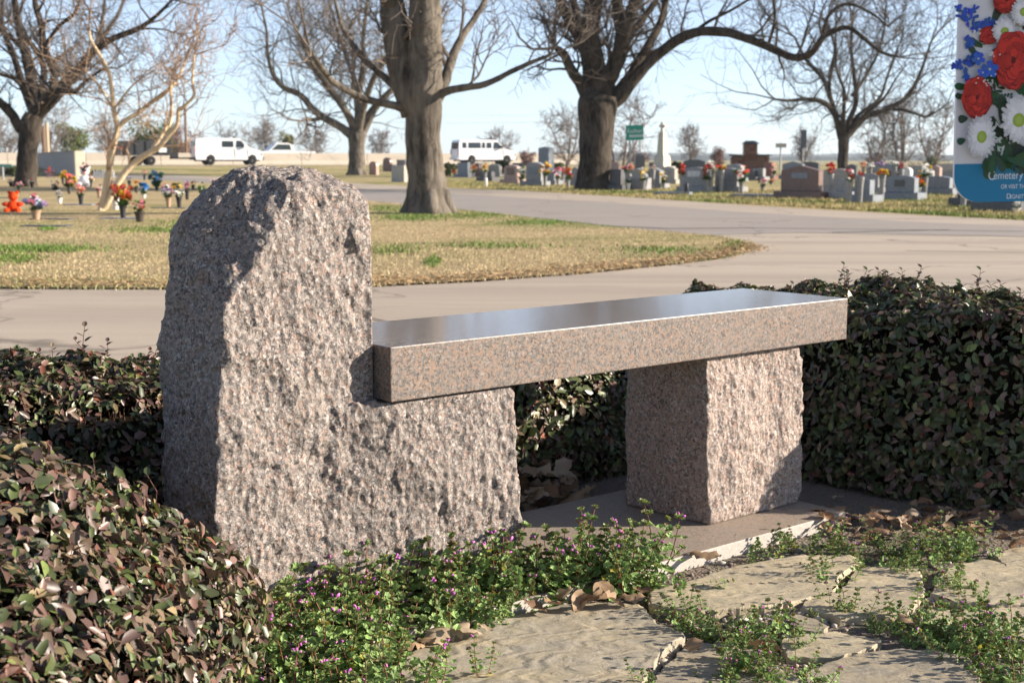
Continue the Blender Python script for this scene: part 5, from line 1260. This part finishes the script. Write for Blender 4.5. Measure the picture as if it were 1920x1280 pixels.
# ------------------------------------------------------------------ grey wall at the left
M_WALL = plain('grey_render', (.36, .33, .30), .9, .1, .1, .6); g0 = A(60, 326, 78.0); g1 = A(172, 330, 76.0)
d = Vector((g1.x-g0.x, -9.0)); L = d.length + 8; wl = empty('boundary_wall', (g1.x, 74, 0), math.atan2(-d.y, -d.x)); tag(wl, 'plain grey wall with an end post painted as sunlit left of the crape myrtle', 'wall')
box_part(wl, 'wall_panel', .4, L+9, -.16, .16, -.05, 1.36, M_WALL); box_part(wl, 'end_post', -.06, .395, -.26, .26, -.05, 1.40, plain('sunlit_render', (.62, .56, .44), .85, .1, .05, 1)); box_part(wl, 'coping', .4, L+9, -.2, .2, 1.362, 1.42, M_WALL)  # sunlight on the wall's end is put into the post's paler colour
# ------------------------------------------------------------------ vehicles
M_VW = plain('white_car_paint', (.78, .78, .77), .25, .5, .02); M_GL = plain('car_glass', (.03, .04, .045), .08, .6, .1); M_TY = plain('tyre', (.025, .025, .025), .85, .2); M_RIM = plain('rim', (.6, .6, .6), .35, .5); M_BLK = plain('black_plastic', (.03, .03, .032), .6, .3); M_RL = plain('tail_lamp', (.45, .02, .02), .3); M_HL = plain('head_lamp', (.75, .75, .72), .2)
def extr(m, prof, y0, y1, mi=0, inset=0.0, zc=1.2):
    n = len(prof); a = [(x, y0, z) for x, z in prof]; b = [(x, y1, z) for x, z in prof]
    m.add(a + b, [tuple(range(n)), tuple(range(n, 2*n))[::-1]] + [(i, n+i, n+(i+1) % n, (i+1) % n) for i in range(n)], mi)
def wheel(root, x, y, r, wd=.22):
    w_ = MB(); w_.lathe([(r*.62, -wd/2), (r*.94, -wd/2), (r, -wd/2+.04), (r, wd/2-.04), (r*.94, wd/2), (r*.62, wd/2)], 20); o = w_.build('wheel', M_TY, root, True, (x, y, r)); o.rotation_euler = (R(90), 0, 0)
    q = MB(); q.lathe([(r*.60, -wd/2+.03), (r*.60, wd/2-.03), (r*.2, wd/2+.0)], 14); q.lathe([(r*.2, -wd/2-.005), (r*.60, -wd/2+.02)], 14); link('rim', q.mesh('rim', M_RIM), o)
def van(loc, yaw, label, passenger):
    root = empty('van', loc, yaw); root.scale = (.95, 1.0, 1.0); tag(root, label, 'van', 'white vans on the highway')
    # x forward, side seen is -y
    prof = [(-2.75,.42),(-2.80,.9),(-2.78,1.5),(-2.70,2.02),(-2.55,2.10),(.75,2.12),(1.05,2.05),(1.75,1.36),(2.55,1.18),(2.78,1.02),(2.84,.72),(2.82,.42),(2.33,.42),(2.30,.62),(2.17,.78),(1.95,.84),(1.73,.78),(1.60,.62),(1.57,.42),(-1.17,.42),(-1.20,.62),(-1.33,.78),(-1.55,.84),(-1.77,.78),(-1.90,.62),(-1.93,.42)]
    m = MB(); n = len(prof)
    for y, s in ((-.98, 1), (.98, 1)):
        m.v += [(x, y*(1 - .10*max(0, z-1.3)/.8), z) for x, z in prof]
    m.f += [tuple(range(n)), tuple(range(n, 2*n))[::-1]] + [(i, n+i, n+(i+1) % n, (i+1) % n) for i in range(n)]; m.mi += [0]*(n+2)
    me = m.mesh('body', M_VW); bm = bmesh.new(); bm.from_mesh(me); bmesh.ops.recalc_face_normals(bm, faces=bm.faces); bmesh.ops.triangulate(bm, faces=[f for f in bm.faces if len(f.verts) > 4]); bm.to_mesh(me); bm.free(); link('body', me, root)
    def yw(z): return -.98*(1 - .10*max(0, z-1.3)/.8) - .006
    def win(pts, nm='window'):
        m = MB(); n = len(pts); m.add([(x, yw(z), z) for x, z in pts] + [(x, yw(z)+.02, z) for x, z in pts], [tuple(range(n)), tuple(range(n, 2*n))[::-1]] + [(i, n+i, n+(i+1) % n, (i+1) % n) for i in range(n)]); m.build(nm, M_GL, root)
    win([(.62,1.42),(1.52,1.42),(1.05,1.92),(.66,1.94)])
    if passenger:
        for x0, x1 in ((-2.45,-2.05),(-1.85,-.65),(-.50,-.22),(-.05,.42)): win([(x0,1.42),(x1,1.42),(x1,1.90),(x0,1.90)])
    else: win([(-.55,1.42),(.40,1.42),(.40,1.90),(-.55,1.90)])
    m = MB(); m.add([(1.09,-.80,2.0),(1.09,.80,2.0),(1.74,.86,1.385),(1.74,-.86,1.385)], [(0,1,2,3)]); o = m.build('windscreen', M_GL, root); o.location = (.012, 0, .012)
    m = MB(); m.box(-2.83,-2.802,-.7,.7,1.35,1.9); m.build('rear_window', M_GL, root)
    for y in (-.9, .9):
        m = MB(); m.box(-2.84,-2.79,y-.07,y+.07,.85,1.3); m.build('tail_light', M_RL, root); m = MB(); m.box(2.78,2.85,y-.14,y+.1,.78,.98); m.build('headlight', M_HL, root)
    m = MB(); m.box(-2.95,-2.78,-.95,.95,.42,.62); m.build('rear_bumper', M_BLK if not passenger else M_RIM, root); m = MB(); m.box(2.80,2.95,-.95,.95,.40,.64); m.build('front_bumper', M_BLK, root)
    m = MB(); m.box(1.25,1.45,-1.18,-1.0,1.38,1.62); m.build('mirror', M_BLK if passenger else M_VW, root)
    for x in (.52, 1.58, -.62) if passenger else (.52, 1.58, -.62, .46): m = MB(); m.box(x-.012, x+.012, -.9865, -.979, .50, 1.30); m.build('door_seam', M_BLK, root)
    m = MB(); m.box(-1.1, 1.5, -.99, -.979, .56, .62); m.build('side_trim', M_RIM, root)
    m = MB(); m.box(.05,.22,-1.0,-.985,1.18,1.22); m.build('door_handle', M_BLK, root)
    if not passenger:
        for x in (-2.0, .2): m = MB(); m.box(x, x+.1, -.8, .8, 2.14, 2.24); m.build('roof_rack', M_VW, root)
    for x in (-1.55, 1.95):
        for y in (-.88, .88): wheel(root, x, y, .37)
    m = MB(); m.box(-2.6, 2.6, -.8, .8, .3, .45); m.build('chassis', M_BLK, root)
pl = HP + HD*0.1; van((pl.x, pl.y, HZ+.012), HA, 'white cargo van towing a black trailer on the highway', False)
p2 = A(903, 305, 118); s2 = (Vector((p2.x, p2.y))-HP).dot(HD); p2 = HP + HD*s2 + HN*0.5; van((p2.x, p2.y, HZ+.012), HA, 'white passenger van with side windows right of the centre oak', True)
pt = HP + HD*(-6.3)
tr = empty('dump_trailer', (pt.x, pt.y, HZ+.012), HA); tag(tr, 'black dump trailer with red lights hitched behind the cargo van', 'trailer')
m = MB(); extr(m, [(-2.3,.75),(-2.35,1.85),(1.9,1.95),(1.9,.75)], -1.0, 1.0); m.build('bed', plain('black_paint', (.035,.037,.04), .5), tr)
for x in (-1.6, -.8, 0, .8, 1.6): m = MB(); m.box(x-.05, x+.05, -1.07, -1.001, .8, 1.85); m.build('rib', M_BLK, tr)
for x in (-.65, .3):
    for y in (-.95, .95): wheel(tr, x, y, .36, .2)
m = MB(); m.box(1.9, 3.7, -.08, .08, .48, .6); m.build('hitch', M_BLK, tr); m = MB(); m.box(-2.40,-2.33,-.95,-.6,.72,.86); m.build('tail_light', M_RL, tr); m = MB(); m.box(-2.2,-1.7,-1.09,-1.075,1.34,1.38); m.build('reflector_strip', M_RL, tr); m = MB(); m.box(2.0,2.5,-.45,.45,.6,1.0); m.build('tool_box', M_BLK, tr)
m = MB(); m.box(.9,1.5,-1.12,-1.06,1.0,1.35); m.build('hazard_plate', M_HL, tr)
pk = A(515, 290, 122); s2 = (Vector((pk.x, pk.y))-HP).dot(HD); pk = HP + HD*s2 + HN*9.5
pu = empty('pickup_truck', (pk.x, pk.y, HZ+.02), HA + math.pi); tag(pu, 'white pickup with only its cab showing above the barrier', 'truck')
m = MB(); extr(m, [(-2.8,.5),(-2.8,1.15),(-.9,1.18),(-.7,1.75),(-.3,1.88),(.7,1.88),(1.4,1.2),(2.6,1.08),(2.75,.5)], -.95, .95); me = m.mesh('body', M_VW); bm = bmesh.new(); bm.from_mesh(me); bmesh.ops.recalc_face_normals(bm, faces=bm.faces); bm.to_mesh(me); bm.free(); link('body', me, pu)
m = MB(); extr(m, [(-.6,1.28),(-.45,1.74),(.62,1.76),(1.15,1.28)], .952, .97); m.build('window', M_GL, pu); m = MB(); extr(m, [(-.6,1.28),(-.45,1.74),(.62,1.76),(1.15,1.28)], -.97, -.952); m.build('window', M_GL, pu)
for x in (-1.8, 1.75):
    for y in (-.85, .85): wheel(pu, x, y, .38)

# ------------------------------------------------------------------ poles and road signs
M_GRN = plain('sign_green', (.015, .30, .21), .5, .4, .03); M_POST = plain('galvanised', (.35, .36, .37), .5, .5); M_WHT = plain('sign_white', (.8, .8, .78), .5, .3, .02)
def sign_text(txt, size, loc, parent, mat, rot=(R(90), 0, 0), name='lettering', align='LEFT', ext=.002, sx=1.0):
    c = bpy.data.curves.new(name, 'FONT'); c.body = txt; c.size = size; c.extrude = ext; c.align_x = align; c.materials.append(mat)
    o = bpy.data.objects.new(name, c); COL.objects.link(o)
    dg = bpy.context.evaluated_depsgraph_get(); dg.update(); me = bpy.data.meshes.new_from_object(o.evaluated_get(dg))
    COL.objects.unlink(o); bpy.data.objects.remove(o); me.materials.clear(); me.materials.append(mat)
    o = link(name, me, parent, None, loc); o.rotation_euler = rot; o.scale = (sx, 1, 1); o['kind'] = 'stuff' if False else 'thing'; del o['kind']; return o
Yg = 84.0; a = A(1177, 263, Yg); b = A(1210, 235, Yg); gs = empty('road_sign', ((a.x+b.x)/2, Yg, 0)); tag(gs, 'green highway sign with white lettering left of the obelisk', 'sign'); hw_ = (b.x-a.x)/2
m = MB(); m.box(-hw_, hw_, -.03, .03, a.z, b.z); me = m.mesh('panel', M_GRN); link('panel', me, gs); gs.rotation_euler = (0, R(-2.5), 0)
for x in (-hw_*.6, hw_*.6): m = MB(); m.tube([(x, .06, -.1), (x, .06, b.z-.1)], [.06, .06], 8); m.build('post', M_POST, gs)
sign_text('Kaufman', .36, (0, -.036, a.z + (b.z-a.z)*.50), gs, M_WHT, align='CENTER', sx=.72)
m = MB()
for i in range(7): m.box(-hw_*.62 + i*.16, -hw_*.62 + i*.16 + .10, -.038, -.031, a.z+.18, a.z+.34)
o = m.build('small_print', M_WHT, gs); o['kind'] = 'stuff'
def pole(px, y0, y1, Y, r, label, mat, plate=None):
    p = A(px, y0, Y); t = A(px, y1, Y).z; root = empty('pole', (p.x, p.y, 0)); tag(root, label, 'pole'); m = MB(); m.tube([(0, 0, -.1), (0, 0, t)], [r, r*.8], 8); m.build('shaft', mat, root)
    if plate: z0, z1, wd, mt = plate; m = MB(); m.box(-wd, wd, -.08, -.03, A(px, z0, Y).z, A(px, z1, Y).z); m.build('plate', mt, root)
M_WD = plain('pole_wood', (.20, .13, .09), .9, .1)
pole(350, 300, 200, 132, .16, 'brown utility pole left of the cargo van', M_WD); pole(84, 310, 236, 118, .2, 'reddish wooden pole right of the dark oak trunk', M_WD); pole(91, 310, 230, 112, .17, 'pale wooden pole right of the dark oak trunk', plain('pale_pole', (.45, .36, .24), .9))
pole(1505, 312, 243, 105, .06, 'thin pole with a dark hanging banner behind the headstones', M_POST, (278, 244, .22, plain('dark_banner', (.10, .11, .13), .8)))
pole(1463, 312, 268, 100, .07, 'pole with a small pale sign plate left of the banner pole', M_POST, (277, 269, .40, plain('tan_plate', (.42, .40, .33), .7)))
pole(6, 330, 305, 62, .04, 'small teal street sign at the left edge', M_POST, (313, 308, .45, plain('teal_plate', (.10, .32, .27), .6)))
M_WIRE = plain('wire', (.20, .20, .22), .6)
for i, (z0, z1, lab) in enumerate([(9.6, 9.0, 'upper thin power line across the far sky'), (8.3, 7.6, 'lower thin power line across the far sky')]):
    m = MB(); pts = [Vector((-40 + 14*j, 250, z0 + (z1-z0)*j/12 - .5*math.sin(math.pi*((j*1.0) % 4)/4))) for j in range(13)]; m.tube(pts, [.022]*13, 4); o = m.build('power_line', M_WIRE); tag(o, lab, 'wire', 'power lines')

# ------------------------------------------------------------------ cemetery signboard at the right
YS = 5.6; sb = empty('signboard', (A(1800, 300, YS).x, YS, 0)); sb.rotation_euler = (0, R(-.9), 0)
tag(sb, 'tall cemetery signboard with printed red roses and daisies above a blue band', 'sign')
ox = sb.location.x
def sp(px, py, lift=0.0): p = A(px, py, YS); return Vector((p.x-ox, -.012-lift, p.z))
xl = sp(1800, 190).x; xr = xl + 1.15; zb0 = sp(1850, 379).z; zt0 = sp(1800, -330).z; zband = sp(1850, 308).z
rc = .105; arc = [(xl + rc - rc*math.cos(t), zb0 + rc - rc*math.sin(t)) for t in [math.pi/2*i/8 for i in range(9)]]
arc2 = [(xr - rc + rc*math.sin(t), zb0 + rc - rc*math.cos(t)) for t in [math.pi/2*i/8 for i in range(9)]]
M_SW = plain('sign_panel_white', (.66, .65, .68), .45, .3, .02); M_SB = plain('sign_band_blue', (.012, .19, .36), .45, .35, .03, 3)
def flat(name, pts, mat, y0, y1, parent=sb, z=None):
    n = len(pts); m = MB(); m.add([(x, y0, z_) for x, z_ in pts] + [(x, y1, z_) for x, z_ in pts], [tuple(range(n)), tuple(range(n, 2*n))[::-1]] + [(i, n+i, n+(i+1) % n, (i+1) % n) for i in range(n)]); me = m.mesh(name, mat); bm = bmesh.new(); bm.from_mesh(me); bmesh.ops.recalc_face_normals(bm, faces=bm.faces); bm.to_mesh(me); bm.free(); return link(name, me, parent)
pan = flat('panel', [(xl, zt0), (xr, zt0)] + arc2[::-1] + arc[::-1], M_SW, -.010, .010)
flat('blue_band', [(xl-.0005, zband), (xr+.0005, zband)] + [(x+.0005, z_-.0005) for x, z_ in arc2[::-1]] + [(x-.0005, z_-.0005) for x, z_ in arc[::-1]], M_SB, -.0125, -.0102)
for x in (xl+.42, xr-.12): m = MB(); m.box(x-.04, x+.04, .012, .09, -.3, zt0-.05); m.build('post', M_POST, sb)
PR = MB()
def blob(cx, cy, rx, ry, col, lift, n=14, jag=.12, ph=0.0, rng=random):
    c = sp(cx, cy, lift); k = YS/F; vs = [c] + [c + Vector((rx*k*math.cos(2*math.pi*i/n+ph)*(1+rng.uniform(-jag, jag)), 0, ry*k*math.sin(2*math.pi*i/n+ph)*(1+rng.uniform(-jag, jag)))) for i in range(n)]
    PR.add(vs, [(0, 1+(i+1) % n, 1+i) for i in range(n)], 0, col)
LIFT = [0.0005]
def nx(d=.00006): LIFT[0] += d; return LIFT[0]
def petal(cx, cy, an, L, wd, col, base=0.0):
    ca, sa = math.cos(an), math.sin(an); lift = nx(.00003); pts = []
    for f, g in ((base, .25), (.35, .8), (.7, 1.0), (.92, .7), (1, 0), (.92, -.7), (.7, -1.0), (.35, -.8), (base, -.25)):
        pts.append(sp(cx + ca*L*f - sa*wd*g, cy - (sa*L*f + ca*wd*g), lift))
    PR.add(pts, [tuple(range(len(pts)))[::-1]], 0, col)
def frond(cx, cy, an, L, col=(.035, .075, .04)):
    for i in range(7):
        f = i/6; x = cx + math.cos(an)*L*f; y = cy - math.sin(an)*L*f
        for s in (-1, 1): petal(x, y, an + s*.9, L*.32*(1-.5*f), L*.06, tuple(c*random.uniform(.6, 1.6) for c in col))
def pleaf(cx, cy, an, L, wd, col=(.03, .065, .035)): petal(cx, cy, an, L, wd, tuple(c*random.uniform(.7, 1.5) for c in col))
def daisy(cx, cy, rx, ry, ccx=0, ccy=0):
    nx(.0002)
    for ring, (f, sh) in enumerate(((1.0, .52), (.86, .66), (.68, .74))):
        n = 26 - 4*ring
        for i in range(n):
            an = 2*math.pi*i/n + ring*.13 + random.uniform(-.05, .05); L = f*random.uniform(.88, 1.05); v = sh*random.uniform(.9, 1.06)
            petal(cx, cy, math.atan2(math.sin(an)*ry, math.cos(an)*rx), math.hypot(math.cos(an)*rx, math.sin(an)*ry)*L, .11*(rx+ry)/2, (v, v*.985, v*1.02), .1)
    blob(cx+ccx, cy+ccy, rx*.30, ry*.26, (.30, .40, .05), nx(.0002), 16, .04); blob(cx+ccx, cy+ccy, rx*.17, ry*.15, (.36, .46, .10), nx(), 12, .06)
def rose(cx, cy, rx, ry, tw=0.0):
    nx(.0002); blob(cx, cy, rx*.96, ry*.96, (.25, .012, .01), nx(), 22, .06)
    rings = [(1.0, 7, .46), (.82, 7, .44), (.66, 6, .40), (.5, 5, .36), (.36, 4, .28), (.22, 3, .2)]
    for k, (f, n, pr) in enumerate(rings):
        for i in range(n):
            an = 2*math.pi*(i + .5*(k % 2))/n + tw + random.uniform(-.15, .15); px_ = cx + math.cos(an)*rx*f*(1-pr*.95); py_ = cy - math.sin(an)*ry*f*(1-pr*.95)
            s = random.uniform(.75, 1.25); blob(px_, py_, rx*pr*1.02, ry*pr*.95, (.22*s, .010*s, .009*s), nx(), 14, .10)
            s *= 1.75; blob(px_ + math.cos(an)*rx*.035, py_ - math.sin(an)*ry*.035 - ry*.02, rx*pr*.90, ry*pr*.82, (.27*s, .016*s, .010*s), nx(), 14, .10)
    blob(cx, cy, rx*.12, ry*.12, (.12, .006, .006), nx(), 10, .1)
def bluef(cx, cy, r, rot=0.0):
    nx(.0001)
    for i in range(5): petal(cx, cy, rot + 2*math.pi*i/5, r, r*.36, tuple(c*random.uniform(.75, 1.3) for c in (.035, .11, .50)), .1)
    blob(cx, cy, r*.14, r*.14, (.55, .5, .35), nx(), 8)
def spike(cx, cy, an, L):
    for i in range(9):
        f = i/8; x = cx + math.cos(an)*L*f + random.uniform(-3, 3); y = cy - math.sin(an)*L*f + random.uniform(-3, 3)
        for q in range(2): petal(x, y, an + random.uniform(-1.1, 1.1), random.uniform(8, 14), random.uniform(2, 3.4), tuple(c*random.uniform(.6, 1.5) for c in (.03, .08, .38)))
def sprig(cx, cy):
    for i in range(14): blob(cx+random.gauss(0, 7), cy+random.gauss(0, 4), 1.6, 1.4, (.62, .62, .62), nx(.00002), 6)
random.seed(77)
for cx, cy, an, L, wd in [(1868,50,1.15,60,9),(1874,30,.9,50,8),(1850,90,2.6,34,7),(1842,110,2.2,30,6),(1822,165,3.0,26,7),(1816,185,2.8,20,6),(1860,170,-.8,70,14),(1880,190,-1.2,80,16),(1865,220,-1.3,70,15),(1820,222,3.3,18,8),(1815,262,3.5,16,7),(1870,290,-1.9,50,12),(1890,285,-.6,60,14),(1868,100,.2,60,16),(1850,150,.3,60,18),(1905,160,-.4,60,18),(1880,260,-1.3,60,20),(1895,290,0,60,16),(1868,280,-2.0,45,9),(1862,300,-1.7,26,7),(1905,270,-1,70,20),(1940,290,-.5,70,20),(1930,180,0,80,24),(1960,130,.5,90,24),(1930,60,1,90,24),(1960,0,1.2,90,20),(1990,250,-.4,90,24)]: pleaf(cx, cy, an, L, wd)
for cx, cy, an, L in [(1866,178,.8,50),(1862,190,.2,40),(1885,298,-.7,40),(1872,262,-1.2,46),(1880,275,.3,40),(1850,86,1.6,30)]: frond(cx, cy, an, L)
for cx, cy, an, L in [(1822,42,2.1,28),(1826,55,1.4,36),(1832,60,.6,30),(1826,66,-1.6,16),(1842,50,.3,24),(1812,128,2.8,12),(1818,126,-1.4,26),(1826,130,1.2,24),(1812,118,.4,20)]: spike(cx, cy, an, L)
rose(1861, 68, 18, 17); rose(1894, 4, 25, 24); daisy(1889, 60, 25, 27, 0, 1); daisy(1925, 26, 26, 30); rose(1903, 116, 37, 56, .3)
bluef(1859, 132, 17, .3); bluef(1838, 112, 13, .9); bluef(1846, 138, 11, .2); rose(1834, 184, 28, 40, .5); daisy(1841, 258, 30, 43, 0, 0); daisy(1912, 226, 38, 50, -2, 2)
rose(1985, 190, 45, 50, .2); daisy(1995, 80, 40, 44); rose(2040, 30, 40, 40); daisy(2050, 260, 40, 40); rose(2075, 150, 40, 44); daisy(1975, 285, 26, 20)
sprig(1850, 154); sprig(1858, 102); sprig(1828, 66)
for cx, cy, an, L, wd in [(1858,292,-1.7,34,7),(1866,296,-1.2,30,7),(1885,300,-.2,50,10),(1900,296,.1,60,12)]: pleaf(cx, cy, an, L, wd)
for i in range(16): petal(1872+random.gauss(0, 9), 268+random.gauss(0, 14), random.uniform(0, 6.28), random.uniform(8, 15), 1.4, (.42, .48, .44))
o = PR.build('printed_bouquet', M_TINT, sb); o['label'] = 'printed bouquet of red roses, white daisies and blue blooms'
k = YS/F; M_LT = plain('sign_lettering', (.72, .76, .80), .5, .3, .02)
def stxt(t, px, py, hpx, sx=1.0): p = sp(px, py, .0012); sign_text(t, hpx*k*1.38, p, sb, M_LT, ext=.0003, sx=sx)
stxt('C', 1856, 338, 17, .80); stxt('emetery', 1866.5, 337, 15, .78); stxt('OR VISIT THE', 1880, 355, 8.0, .74); stxt('D', 1890, 374, 10, .8); stxt('IGNITY', 1897, 374, 8.2, .86)
